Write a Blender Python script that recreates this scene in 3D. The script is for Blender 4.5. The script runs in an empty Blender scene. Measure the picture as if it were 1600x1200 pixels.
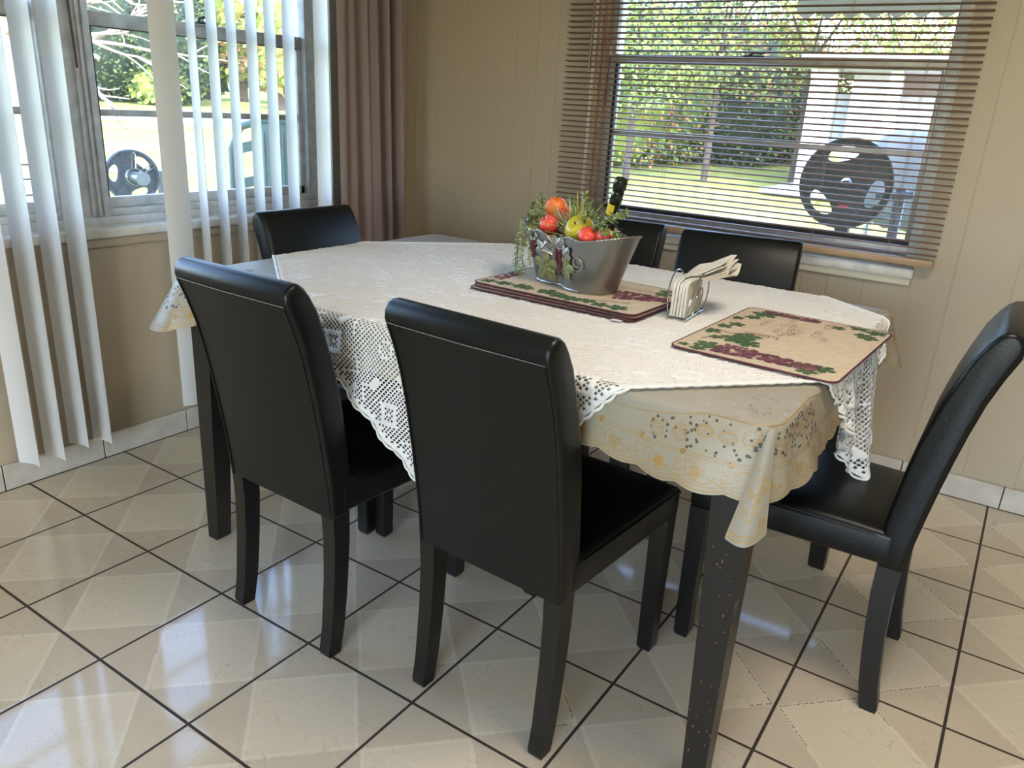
import bpy, bmesh, math, random
import numpy as np
from mathutils import Vector, Matrix, Euler
PI = math.pi
C = bpy.context.scene.collection
rnd = random.Random(7)
sc = bpy.context.scene

# ------------------------------------------------------------------ camera
cam_d = bpy.data.cameras.new('camera')
cam = bpy.data.objects.new('camera', cam_d); C.objects.link(cam)
cam_d.sensor_width = 36.0; cam_d.lens = 1220.28/1600*36.0; cam_d.clip_end = 400
yaw, pitch, roll = -0.5721393, -0.3413245, 0.0575264
cy_, sy_ = math.cos(yaw), math.sin(yaw); cp_, sp_ = math.cos(pitch), math.sin(pitch)
fw = Vector((cp_*sy_, cp_*cy_, sp_)); rt = Vector((cy_, -sy_, 0)); up = rt.cross(fw)
r2 = rt*math.cos(roll)+up*math.sin(roll); u2 = -rt*math.sin(roll)+up*math.cos(roll)
cam.matrix_world = Matrix(((r2.x, u2.x, -fw.x, 2.5554), (r2.y, u2.y, -fw.y, -1.4017), (r2.z, u2.z, -fw.z, 1.2556), (0, 0, 0, 1)))
sc.camera = cam

# ------------------------------------------------------------------ light
sc.view_settings.view_transform = 'Standard'; sc.view_settings.look = 'None'
sc.view_settings.exposure = 0.10; sc.view_settings.gamma = 1.0; sc.view_settings.use_curve_mapping = False
w = bpy.data.worlds.new('sky'); sc.world = w; w.use_nodes = True
nt = w.node_tree; bg = nt.nodes['Background']
sky = nt.nodes.new('ShaderNodeTexSky'); sky.sky_type = 'NISHITA'; sky.sun_disc = False
sky.sun_elevation = math.radians(48); sky.sun_rotation = math.radians(130); sky.dust_density = 1.2; sky.ozone_density = 3.0
nt.links.new(sky.outputs[0], bg.inputs[0]); bg.inputs[1].default_value = 2.5
sl = bpy.data.lights.new('sun', 'SUN'); sun = bpy.data.objects.new('sun', sl); C.objects.link(sun)
sl.energy = 3.0; sl.angle = math.radians(0.6); sl.color = (1, .95, .84)
sun.rotation_euler = Vector((-.52, .50, -1.25)).to_track_quat('-Z', 'Y').to_euler(); sun.location = (6, -6, 9)
def portal(loc, rot, sx, sy):
    l = bpy.data.lights.new('window_portal', 'AREA'); l.shape = 'RECTANGLE'; l.size = sx; l.size_y = sy
    l.cycles.is_portal = True
    o = bpy.data.objects.new('window_portal', l); C.objects.link(o); o.location = loc; o.rotation_euler = rot
portal((-.16, -.05, 1.4), (0, -PI/2, 0), 1.2, 2.2)
portal((1.56, 1.82, 1.4), (-PI/2, 0, 0), 1.4, 1.2)
# added fill light behind the camera, set in an unseen door opening
al = bpy.data.lights.new('added_fill_light', 'AREA'); al.shape = 'RECTANGLE'; al.size = 2.0; al.size_y = 1.9
al.energy = 10; al.color = (1, .88, .70)
ao = bpy.data.objects.new('added_fill_light', al); C.objects.link(ao)
ao.location = (2.9, -4.36, 1.05); ao.rotation_euler = (PI/2, 0, 0)

# added overhead fill: round lamp above the table's near side, out of frame
ll = bpy.data.lights.new('added_ceiling_light', 'AREA'); ll.shape = 'DISK'; ll.size = .62; ll.energy = 20; ll.color = (1, .87, .73)
lo_ = bpy.data.objects.new('added_ceiling_light', ll); C.objects.link(lo_); lo_.location = (2.55, -.15, 2.275)

# ------------------------------------------------------------------ materials
def newmat(name):
    m = bpy.data.materials.new(name); m.use_nodes = True
    return m, m.node_tree, m.node_tree.nodes['Principled BSDF']
def N(nt, t, **k):
    n = nt.nodes.new(t)
    for a, b in k.items(): setattr(n, a, b)
    return n
def mat(name, col, rough=.5, metal=0, bump=0, bscale=60, var=0, vscale=8, spec=.5, coat=0, trans=0, emit=0, bstretch=None, alpha=1):
    m, nt, b = newmat(name)
    b.inputs['Base Color'].default_value = (*col, 1); b.inputs['Roughness'].default_value = rough
    b.inputs['Metallic'].default_value = metal; b.inputs['Specular IOR Level'].default_value = spec
    b.inputs['Coat Weight'].default_value = coat; b.inputs['Coat Roughness'].default_value = .15
    if alpha < 1: b.inputs['Alpha'].default_value = alpha
    tc = N(nt, 'ShaderNodeTexCoord')
    src = tc.outputs['Object']
    if bstretch:
        mp = N(nt, 'ShaderNodeMapping'); mp.inputs['Scale'].default_value = bstretch
        nt.links.new(src, mp.inputs[0]); src = mp.outputs[0]
    if bump:
        n = N(nt, 'ShaderNodeTexNoise'); n.inputs['Scale'].default_value = bscale; n.inputs['Detail'].default_value = 4
        nt.links.new(src, n.inputs['Vector'])
        bp = N(nt, 'ShaderNodeBump'); bp.inputs['Strength'].default_value = bump; bp.inputs['Distance'].default_value = .004
        nt.links.new(n.outputs[0], bp.inputs['Height']); nt.links.new(bp.outputs[0], b.inputs['Normal'])
    if var:
        n = N(nt, 'ShaderNodeTexNoise'); n.inputs['Scale'].default_value = vscale; n.inputs['Detail'].default_value = 5
        nt.links.new(src, n.inputs['Vector'])
        r = N(nt, 'ShaderNodeValToRGB'); r.color_ramp.elements[0].position = .3; r.color_ramp.elements[1].position = .7
        r.color_ramp.elements[0].color = (*[c*(1-var) for c in col], 1); r.color_ramp.elements[1].color = (*[min(1, c*(1+var)) for c in col], 1)
        nt.links.new(n.outputs[0], r.inputs[0]); nt.links.new(r.outputs[0], b.inputs['Base Color'])
    if trans:
        out = nt.nodes['Material Output']; tl = N(nt, 'ShaderNodeBsdfTranslucent'); tl.inputs[0].default_value = (*col, 1)
        mx = N(nt, 'ShaderNodeMixShader'); mx.inputs[0].default_value = trans
        nt.links.new(b.outputs[0], mx.inputs[1]); nt.links.new(tl.outputs[0], mx.inputs[2]); nt.links.new(mx.outputs[0], out.inputs[0])
    return m
def M_math(nt, op, a, b=None, clamp=False):
    n = N(nt, 'ShaderNodeMath', operation=op); n.use_clamp = clamp
    for i, v in enumerate((a, b)):
        if v is None: continue
        if isinstance(v, (int, float)): n.inputs[i].default_value = v
        else: nt.links.new(v, n.inputs[i])
    return n.outputs[0]
S = 0.3302
def floor_material():
    m, nt, b = newmat('ceramic_floor_tile')
    tc = N(nt, 'ShaderNodeTexCoord'); sp = N(nt, 'ShaderNodeSeparateXYZ'); nt.links.new(tc.outputs['Object'], sp.inputs[0])
    a = M_math(nt, 'FRACT', M_math(nt, 'ADD', M_math(nt, 'DIVIDE', sp.outputs[0], S), 20)); c = M_math(nt, 'FRACT', M_math(nt, 'ADD', M_math(nt, 'DIVIDE', sp.outputs[1], S), 20))
    da = M_math(nt, 'ABSOLUTE', M_math(nt, 'SUBTRACT', a, .5)); dc = M_math(nt, 'ABSOLUTE', M_math(nt, 'SUBTRACT', c, .5))
    edge = M_math(nt, 'SUBTRACT', .5, M_math(nt, 'MAXIMUM', da, dc))
    grout = M_math(nt, 'LESS_THAN', edge, .0105)
    dia = M_math(nt, 'ADD', da, dc)
    n1 = N(nt, 'ShaderNodeTexNoise'); n1.inputs['Scale'].default_value = 170; n1.inputs['Detail'].default_value = 3; nt.links.new(tc.outputs['Object'], n1.inputs['Vector'])
    n2 = N(nt, 'ShaderNodeTexNoise'); n2.inputs['Scale'].default_value = 9; n2.inputs['Detail'].default_value = 6; nt.links.new(tc.outputs['Object'], n2.inputs['Vector'])
    wob = M_math(nt, 'MULTIPLY', M_math(nt, 'SUBTRACT', n1.outputs[0], .5), .05)
    dw = M_math(nt, 'ADD', dia, wob)
    inside = M_math(nt, 'LESS_THAN', dw, .47)
    stripe = M_math(nt, 'LESS_THAN', M_math(nt, 'ABSOLUTE', M_math(nt, 'SUBTRACT', dw, .478)), .017)
    # crackle veins
    vo = N(nt, 'ShaderNodeTexVoronoi', feature='DISTANCE_TO_EDGE'); vo.inputs['Scale'].default_value = 26
    dist = N(nt, 'ShaderNodeVectorMath', operation='ADD'); n3 = N(nt, 'ShaderNodeTexNoise'); n3.inputs['Scale'].default_value = 14; n3.inputs['Detail'].default_value = 4
    nt.links.new(tc.outputs['Object'], n3.inputs['Vector']); sc3 = N(nt, 'ShaderNodeVectorMath', operation='SCALE'); sc3.inputs['Scale'].default_value = .12
    nt.links.new(n3.outputs['Color'], sc3.inputs[0]); nt.links.new(tc.outputs['Object'], dist.inputs[0]); nt.links.new(sc3.outputs[0], dist.inputs[1]); nt.links.new(dist.outputs[0], vo.inputs['Vector'])
    vein = M_math(nt, 'MULTIPLY', M_math(nt, 'LESS_THAN', vo.outputs['Distance'], .012), M_math(nt, 'GREATER_THAN', n2.outputs[0], .5))
    def mix(f, A, B):
        x = N(nt, 'ShaderNodeMix', data_type='RGBA')
        if isinstance(f, float): x.inputs[0].default_value = f
        else: nt.links.new(f, x.inputs[0])
        for k, v in ((6, A), (7, B)):
            if isinstance(v, tuple): x.inputs[k].default_value = (*v, 1)
            else: nt.links.new(v, x.inputs[k])
        return x.outputs[2]
    corner = mix(n2.outputs[0], (.58, .49, .365), (.72, .625, .475))
    inner = mix(n2.outputs[0], (.70, .605, .45), (.79, .695, .53))
    col = mix(inside, corner, inner)
    col = mix(M_math(nt, 'MULTIPLY', stripe, .55), col, (.86, .78, .62))
    # worn dark speckle along the stripes in a band of patches
    n4 = N(nt, 'ShaderNodeTexNoise'); n4.inputs['Scale'].default_value = 2.2; nt.links.new(tc.outputs['Object'], n4.inputs['Vector'])
    wear = M_math(nt, 'MULTIPLY', M_math(nt, 'MULTIPLY', M_math(nt, 'LESS_THAN', M_math(nt, 'ABSOLUTE', M_math(nt, 'SUBTRACT', dw, .478)), .010), M_math(nt, 'GREATER_THAN', n1.outputs[0], .47)), M_math(nt, 'GREATER_THAN', n4.outputs[0], .53))
    col = mix(M_math(nt, 'MULTIPLY', M_math(nt, 'MULTIPLY', wear, M_math(nt, 'GREATER_THAN', sp.outputs[0], 1.9)), .7), col, (.16, .14, .12))
    col = mix(M_math(nt, 'MULTIPLY', vein, .35), col, (.30, .27, .22))
    col = mix(grout, col, (.045, .032, .026))
    nt.links.new(col, b.inputs['Base Color'])
    nt.links.new(M_math(nt, 'ADD', M_math(nt, 'MULTIPLY', grout, .6), .075), b.inputs['Roughness'])
    n5 = N(nt, 'ShaderNodeTexNoise'); n5.inputs['Scale'].default_value = 30; n5.inputs['Detail'].default_value = 2; nt.links.new(tc.outputs['Object'], n5.inputs['Vector'])
    h = M_math(nt, 'ADD', M_math(nt, 'MULTIPLY', n5.outputs[0], .25), M_math(nt, 'MULTIPLY', M_math(nt, 'MINIMUM', M_math(nt, 'DIVIDE', edge, .02), 1.0), .6))
    bp = N(nt, 'ShaderNodeBump'); bp.inputs['Strength'].default_value = .14; bp.inputs['Distance'].default_value = .0015
    nt.links.new(h, bp.inputs['Height']); nt.links.new(bp.outputs[0], b.inputs['Normal'])
    return m
def grass_material():
    m, nt, b = newmat('lawn_grass')
    tc = N(nt, 'ShaderNodeTexCoord')
    n = N(nt, 'ShaderNodeTexNoise'); n.inputs['Scale'].default_value = .7; n.inputs['Detail'].default_value = 8; n.inputs['Roughness'].default_value = .75
    nt.links.new(tc.outputs['Object'], n.inputs['Vector'])
    r = N(nt, 'ShaderNodeValToRGB'); e = r.color_ramp.elements
    e[0].position = .3; e[0].color = (.16, .185, .055, 1); e[1].position = .7; e[1].color = (.36, .33, .12, 1)
    x = r.color_ramp.elements.new(.5); x.color = (.26, .27, .08, 1)
    nt.links.new(n.outputs[0], r.inputs[0]); nt.links.new(r.outputs[0], b.inputs['Base Color']); b.inputs['Roughness'].default_value = 1; b.inputs['Specular IOR Level'].default_value = 0
    return m
MT = dict(
    floor=floor_material(), grass=grass_material(),
    wall=mat('beige_wall_paint', (.455, .38, .275), .55, bump=.15, bscale=90),
    groove=mat('panel_groove_paint', (.44, .375, .27), .7),
    ceil=mat('white_ceiling_paint', (.75, .72, .66), .8),
    base=mat('marbled_baseboard_tile', (.56, .52, .45), .25, var=.12, vscale=14),
    grout=mat('dark_grout', (.05, .035, .03), .9),
    reveal=mat('cream_window_reveal', (.68, .62, .47), .6, bump=.1, bscale=50),
    sill=mat('worn_marble_sill', (.62, .59, .52), .35, var=.18, vscale=18),
    alu=mat('weathered_aluminium', (.40, .385, .35), .42, metal=.45, var=.18, vscale=20),
    aluw=mat('oxidised_white_aluminium', (.58, .585, .58), .5, metal=.15, var=.15, vscale=25),
    dark=mat('dark_rubber_gasket', (.035, .032, .03), .6),
    woodtrim=mat('tan_wood_trim', (.47, .35, .23), .55, var=.15, vscale=20),
    slatv=mat('white_vinyl_slat', (.67, .67, .66), .5, trans=.06, bump=.05, bscale=200),
    leather=mat('black_faux_leather', (.0035, .0045, .0045), .36, bump=.12, bscale=260, spec=.30),
    blackwood=mat('black_painted_wood', (.004, .004, .004), .36, bump=.06, bscale=90),
    tablewood=mat('worn_black_table_paint', (.008, .007, .0065), .38, bump=.1, bscale=30, bstretch=(6, 6, .6)),
    chip=mat('bare_wood_chip', (.30, .16, .06), .8),
    seam=mat('grey_seam_thread', (.20, .21, .21), .6),
    curtain=mat('mauve_curtain_cloth', (.27, .205, .19), .85, bump=.1, bscale=400),
    blind=mat('tan_blind_slat', (.23, .135, .09), .4),
    rail=mat('tan_blind_rail', (.40, .26, .14), .45),
    cord=mat('tan_cord', (.30, .21, .14), .8),
    wand=mat('brown_wand', (.14, .075, .045), .3),
    crochet=mat('white_crochet_yarn', (.80, .79, .765), .9, bump=.12, bscale=500),
    vinyl=mat('cream_vinyl_cloth', (.35, .325, .27), .5, bump=.12, bscale=14, trans=.03, spec=.18),
    lace=mat('lace_print_ground', (.36, .325, .25), .38, bump=.2, bscale=220, trans=.05),
    tanp=mat('tan_lace_print', (.40, .25, .085), .4),
    wornwhite=mat('silvery_lace_print', (.80, .78, .74), .25, metal=.2),
    hole=mat('openwork_shadow_print', (.065, .07, .07), .6),
    matc=mat('tapestry_beige', (.60, .48, .335), .95, bump=.7, bscale=420, var=.08, vscale=60),
    matg=mat('tapestry_green', (.06, .115, .035), .95, bump=.7, bscale=420, var=.45, vscale=130),
    matg2=mat('tapestry_light_green', (.13, .19, .07), .95, bump=.7, bscale=420, var=.3, vscale=130),
    matp=mat('tapestry_plum', (.13, .028, .050), .95, bump=.7, bscale=420, var=.6, vscale=160),
    matp2=mat('tapestry_light_plum', (.24, .07, .105), .95, bump=.7, bscale=420, var=.4, vscale=160),
    matl=mat('tapestry_rust_line', (.26, .13, .075), .95),
    matr=mat('plum_piping', (.085, .018, .028), .85),
    tin=mat('brushed_galvanised_tin', (.30, .30, .29), .33, metal=.9, var=.06, vscale=10),
    pewter=mat('pewter_relief', (.36, .35, .31), .42, metal=.9),
    brasslf=mat('green_gold_relief', (.30, .31, .13), .35, metal=.6, var=.4, vscale=90),
    grape=mat('burgundy_grape_relief', (.11, .008, .018), .3),
    orange=mat('orange_fruit_skin', (.80, .17, .02), .4, bump=.2, bscale=150, var=.15, vscale=30),
    redf=mat('coral_red_fruit_skin', (.78, .075, .04), .38, var=.2, vscale=25),
    apple=mat('yellow_green_apple_skin', (.46, .38, .03), .3, var=.25, vscale=18),
    stem=mat('brown_stem', (.12, .08, .04), .8),
    leafd=mat('artificial_leaf_green', (.17, .26, .06), .5, var=.3, vscale=40),
    leafy=mat('artificial_leaf_olive', (.36, .36, .12), .5, var=.4, vscale=40),
    leafp=mat('artificial_leaf_pale', (.55, .56, .36), .5, var=.3, vscale=40),
    bottle=mat('black_green_glass', (.006, .009, .005), .16, spec=.5, coat=.15),
    label=mat('yellow_neck_label', (.62, .44, .02), .5),
    chrome=mat('chromed_wire', (.45, .44, .42), .2, metal=1),
    napkin=mat('paper_napkin', (.72, .68, .58), .9, bump=.25, bscale=180, trans=.12),
    tagm=mat('white_care_tag', (.75, .72, .66), .7),
    iron=mat('dusty_black_iron', (.028, .028, .030), .55, var=.5, vscale=60),
    irong=mat('dusty_grey_iron', (.09, .10, .13), .5, var=.4, vscale=60),
    steel=mat('steel_sleeve', (.38, .40, .42), .3, metal=.8),
    redp=mat('red_print', (.45, .02, .03), .5),
    plastic=mat('grey_green_resin', (.10, .15, .15), .45),
    tarp=mat('grey_vinyl_cover', (.15, .17, .20), .5, bump=.6, bscale=9),
    brick=mat('grey_block', (.36, .33, .29), .9, var=.25, vscale=8),
    bark=mat('pale_bark', (.34, .27, .22), .9, var=.2, vscale=6),
    barkd=mat('brown_bark', (.06, .042, .03), .9, var=.3, vscale=5),
    fol=mat('dark_foliage', (.035, .052, .028), .8, var=.5, vscale=1.5, trans=.15),
    foll=mat('bright_foliage', (.30, .36, .075), .8, var=.5, vscale=1.5, trans=.3),
    folm=mat('mid_foliage', (.12, .165, .05), .8, var=.5, vscale=1.5, trans=.2),
    folr=mat('rusty_foliage', (.42, .22, .10), .8, var=.4, vscale=1.5, trans=.2),
    road=mat('pale_asphalt', (.55, .54, .52), .9),
    white=mat('white_exterior_paint', (.50, .48, .49), .7),
    pink=mat('pale_pink_stucco', (.26, .20, .20), .9),
    roofm=mat('grey_roof', (.35, .30, .28), .9),
    awn=mat('grey_awning_metal', (.45, .46, .48), .5, metal=.2),
)
def glass_mat():
    m = bpy.data.materials.new('dusty_window_glass'); m.use_nodes = True; nt = m.node_tree; nt.nodes.clear()
    out = N(nt, 'ShaderNodeOutputMaterial'); t = N(nt, 'ShaderNodeBsdfTransparent'); g = N(nt, 'ShaderNodeBsdfGlossy'); g.inputs['Roughness'].default_value = .03
    d = N(nt, 'ShaderNodeBsdfDiffuse'); d.inputs[0].default_value = (.8, .82, .85, 1)
    f = N(nt, 'ShaderNodeFresnel'); f.inputs[0].default_value = 1.25
    mx = N(nt, 'ShaderNodeMixShader'); mx2 = N(nt, 'ShaderNodeMixShader')
    n = N(nt, 'ShaderNodeTexNoise'); n.inputs['Scale'].default_value = 60; n.inputs['Detail'].default_value = 6; tc = N(nt, 'ShaderNodeTexCoord'); nt.links.new(tc.outputs['Object'], n.inputs['Vector'])
    dust = M_math(nt, 'MULTIPLY', M_math(nt, 'MULTIPLY', n.outputs[0], n.outputs[0]), .13)
    nt.links.new(dust, mx2.inputs[0]); nt.links.new(f.outputs[0], mx.inputs[0]); nt.links.new(t.outputs[0], mx.inputs[1]); nt.links.new(g.outputs[0], mx.inputs[2])
    nt.links.new(mx.outputs[0], mx2.inputs[1]); nt.links.new(d.outputs[0], mx2.inputs[2]); nt.links.new(mx2.outputs[0], out.inputs[0])
    return m
MT['glass'] = glass_mat()

# ------------------------------------------------------------------ mesh helpers
class MB:
    def __init__(s): s.v = []; s.f = []; s.mi = []; s.mats = []
    def m(s, key):
        if key not in s.mats: s.mats.append(key)
        return s.mats.index(key)
    def add(s, vs, fs, key):
        o = len(s.v); k = s.m(key)
        s.v.extend([tuple(map(float, q)) for q in vs]); s.f.extend([tuple(i+o for i in f) for f in fs]); s.mi.extend([k]*len(fs))
        return s
    def bm(s, b, key, M=None):
        b.verts.ensure_lookup_table()
        vs = [(M @ q.co if M else q.co) for q in b.verts]; b.verts.index_update()
        s.add(vs, [[q.index for q in f.verts] for f in b.faces], key); b.free(); return s
    def box(s, a, b, key, bev=0, seg=2, M=None):
        bb = bmesh.new(); bmesh.ops.create_cube(bb, size=1)
        for q in bb.verts: q.co = Vector([(a[i]+b[i])/2+q.co[i]*(b[i]-a[i]) for i in range(3)])
        if bev: bmesh.ops.bevel(bb, geom=bb.edges[:], offset=bev, segments=seg, affect='EDGES', profile=.5)
        return s.bm(bb, key, M)
    def tube(s, pts, r, key, n=8, cap=True, closed=False):
        pts = [Vector(q) for q in pts]; L = len(pts); rr = r if isinstance(r, (list, tuple)) else [r]*L
        vs = []; fs = []; pn = None
        for i, q in enumerate(pts):
            if closed: t = pts[(i+1) % L]-pts[i-1]
            else: t = pts[min(i+1, L-1)]-pts[max(i-1, 0)]
            if t.length < 1e-9: t = Vector((0, 0, 1))
            t.normalize()
            if pn is None:
                pn = t.orthogonal().normalized()
            else:
                pn = (pn-t*pn.dot(t)); pn = pn.normalized() if pn.length > 1e-6 else t.orthogonal().normalized()
            bn = t.cross(pn)
            for k in range(n):
                a = 2*PI*k/n; vs.append(q+(pn*math.cos(a)+bn*math.sin(a))*rr[i])
        for i in range(L if closed else L-1):
            j = (i+1) % L
            for k in range(n): fs.append((i*n+k, i*n+(k+1) % n, j*n+(k+1) % n, j*n+k))
        if cap and not closed: fs.append(tuple(range(n-1, -1, -1))); fs.append(tuple((L-1)*n+k for k in range(n)))
        return s.add(vs, fs, key)
    def lathe(s, prof, key, n=24, M=None):
        vs = []; fs = []
        for (r, z) in prof:
            for k in range(n): vs.append(Vector((r*math.cos(2*PI*k/n), r*math.sin(2*PI*k/n), z)))
        for i in range(len(prof)-1):
            for k in range(n): fs.append((i*n+k, i*n+(k+1) % n, (i+1)*n+(k+1) % n, (i+1)*n+k))
        if M: vs = [M @ q for q in vs]
        return s.add(vs, fs, key)
    def ball(s, c, r, key, n=12, M=None):
        bb = bmesh.new(); bmesh.ops.create_uvsphere(bb, u_segments=n, v_segments=max(6, n//2), radius=1)
        for q in bb.verts: q.co = Vector((q.co.x*(r if not isinstance(r, tuple) else r[0]), q.co.y*(r if not isinstance(r, tuple) else r[1]), q.co.z*(r if not isinstance(r, tuple) else r[2])))+Vector(c)
        return s.bm(bb, key, M)
    def prism(s, poly, x0, x1, key, bev=0, seg=3):    # poly in (y,z), extruded along x
        bb = bmesh.new(); A = [bb.verts.new((x0, y, z)) for y, z in poly]; B = [bb.verts.new((x1, y, z)) for y, z in poly]; n = len(poly)
        f0 = bb.faces.new(A); f1 = bb.faces.new(B[::-1])
        for i in range(n): bb.faces.new((A[i], B[i], B[(i+1) % n], A[(i+1) % n]))
        bmesh.ops.recalc_face_normals(bb, faces=bb.faces[:])
        if bev: bmesh.ops.bevel(bb, geom=list(f0.edges)+list(f1.edges), offset=bev, segments=seg, affect='EDGES', profile=.5)
        return s.bm(bb, key)
    def sections(s, secs, key):   # list of 4-point loops
        vs = [q for sec in secs for q in sec]; n = len(secs[0]); fs = []
        for i in range(len(secs)-1):
            for k in range(n): fs.append((i*n+k, i*n+(k+1) % n, (i+1)*n+(k+1) % n, (i+1)*n+k))
        fs.append(tuple(range(n-1, -1, -1))); fs.append(tuple((len(secs)-1)*n+k for k in range(n)))
        return s.add(vs, fs, key)
    def build(s, name, parent=None, smooth=True, angle=35):
        me = bpy.data.meshes.new(name); me.from_pydata(s.v, [], s.f)
        for k in s.mats: me.materials.append(MT[k])
        me.polygons.foreach_set('material_index', s.mi)
        if smooth:
            me.polygons.foreach_set('use_smooth', [True]*len(me.polygons))
        me.update(); me.validate()
        bb = bmesh.new(); bb.from_mesh(me)
        if len(me.polygons) < 30000: bmesh.ops.recalc_face_normals(bb, faces=bb.faces[:])
        if smooth:
            for e in bb.edges:
                if len(e.link_faces) == 2 and e.calc_face_angle(0) > math.radians(angle): e.smooth = False
        bb.to_mesh(me); bb.free()
        o = bpy.data.objects.new(name, me); C.objects.link(o)
        if parent: o.parent = parent
        return o
def thing(name, label, cat, loc=(0, 0, 0), rz=0, group=None):
    o = bpy.data.objects.new(name, None); C.objects.link(o); o.empty_display_size = .05
    o.location = loc; o.rotation_euler = (0, 0, rz); o['label'] = label; o['category'] = cat
    if group: o['group'] = group
    return o
def tag(o, label, cat, group=None, kind=None):
    o['label'] = label; o['category'] = cat
    if group: o['group'] = group
    if kind: o['kind'] = kind
    return o
def struct(name, mb, parent=None, **k):
    o = mb.build(name, parent, **k)
    if not parent: o['kind'] = 'structure'
    return o
def dup(root, loc, rz, label):
    r = root.copy(); C.objects.link(r); r.location = loc; r.rotation_euler = (0, 0, rz); r['label'] = label
    for ch in list(root.children):
        c = ch.copy(); C.objects.link(c); c.parent = r
        for g in ch.children:
            d = g.copy(); C.objects.link(d); d.parent = c
    return r

# ================================================================== SETTING
YB = 1.65      # plane of the wall with the horizontal blind
XR = 4.3; YN = -4.4; H = 2.35
W1 = (-1.25, 1.06, .80, 2.0)          # window one opening in the left wall (y0,y1,z0,z1)
W2 = (.885, 2.235, .795, 2.0)         # window two opening in the back wall (x0,x1,z0,z1)
mb = MB(); mb.box((-.12, YN-.1, -.06), (XR+.1, YB+.12, 0), 'floor'); struct('floor', mb, smooth=False)
mb = MB(); mb.box((-.75, YN-.1, H), (XR+.1, YB+.85, H+.12), 'ceil'); struct('ceiling', mb, smooth=False)
mb = MB()      # left wall with window opening
x0, x1 = -.16, -.008
mb.box((x0, YN, 0), (x1, W1[0], H), 'wall'); mb.box((x0, W1[0], 0), (x1, W1[1], W1[2]-.03), 'wall'); mb.box((x0, W1[0], W1[3]), (x1, W1[1], H), 'wall')
mb.box((x0, W1[1], 0), (x1, YB+.17, H), 'wall')
for y in (1.50, 1.535, 1.60): mb.box((x1, y, .09), (x1+.0025, y+.006, H), 'wall')
struct('wall_left', mb, smooth=False)
mb = MB()      # panelled back wall, grooves between planks
y0, y1 = YB+.008, YB+.17
gx = sorted([.05, .16, .225, .31, .42, .512, .62, .72, 1.02, 1.24, 1.44, 1.66, 1.86, 1.955, 2.08, 2.243, 2.36, 2.54, 2.70, 2.81, 2.98, 3.12, 3.3, 3.5, 3.7, 3.86, 4.05])
def panel_strip(xa, xb, za, zb):
    mb.box((xa, y0+.0022, za), (xb, y1, zb), 'wall')
    xs = [xa]+[g for g in gx if xa+.01 < g < xb-.01]+[xb]
    for a, b in zip(xs[:-1], xs[1:]):
        aa = a+(.0016 if a != xa else 0); bb = b-(.0016 if b != xb else 0)
        mb.box((aa, y0, za), (bb, y0+.0025, zb), 'wall', bev=.0008, seg=1)
panel_strip(-.008, W2[0], 0, H); panel_strip(W2[1], XR, 0, H); panel_strip(W2[0], W2[1], 0, W2[2]-.03); panel_strip(W2[0], W2[1], W2[3], H)
struct('wall_back', mb, smooth=False)
mb = MB(); mb.box((XR, YN, 0), (XR+.1, YB+.17, H), 'wall'); struct('wall_right', mb, smooth=False)
mb = MB(); mb.box((-.16, YN-.1, 0), (1.85, YN, H), 'wall'); mb.box((3.95, YN-.1, 0), (XR+.1, YN, H), 'wall'); mb.box((1.85, YN-.1, 2.05), (3.95, YN, H), 'wall')
struct('wall_front', mb, smooth=False)
mb = MB()
for a in (1.85, 2.9): mb.box((a, YN-.08, 0), (a+.05, YN-.02, 2.05), 'alu'); mb.box((a+1.0, YN-.08, 0), (a+1.05, YN-.02, 2.05), 'alu'); mb.box((a, YN-.08, 2.0), (a+1.05, YN-.02, 2.05), 'alu'); mb.box((a, YN-.08, 0), (a+1.05, YN-.02, .06), 'alu')
struct('added_door_1', mb, smooth=False)  # unseen door frame, added to give the fill light an opening
t = thing('added_ceiling_lamp', 'added round white ceiling lamp for overhead fill, unseen above the table', 'added fill lamp', (2.55, -.15, H))  # unseen fixture, added around the overhead fill light
mb = MB(); mb.lathe([(.0005, 0), (.34, 0), (.34, -.055), (.32, -.065), (.315, -.045), (.0005, -.045)], 'ceil', 40); mb.build('housing', t)
# baseboards of cut floor tile
def baseboard(name, ax, joints, lo, hi):
    mb = MB(); js = [lo]+[j for j in joints if lo < j < hi]+[hi]
    for a, b in zip(js[:-1], js[1:]):
        if ax == 'y': mb.box((-.006, a+.002, .003), (.004, b-.002, .088), 'base', bev=.0015, seg=1)
        else: mb.box((a+.002, YB-.004, .003), (b-.002, YB+.006, .088), 'base', bev=.0015, seg=1)
    if ax == 'y': mb.box((-.007, lo, .0), (.001, hi, .086), 'grout')
    else: mb.box((lo, YB-.001, .0), (hi, YB+.007, .086), 'grout')
    struct(name, mb, smooth=False)
baseboard('baseboard_left', 'y', [.258+S*k for k in range(-14, 6)], YN, YB-.004)
baseboard('baseboard_back', 'x', [2.674+S*k for k in range(-9, 6)], .004, XR)

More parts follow.
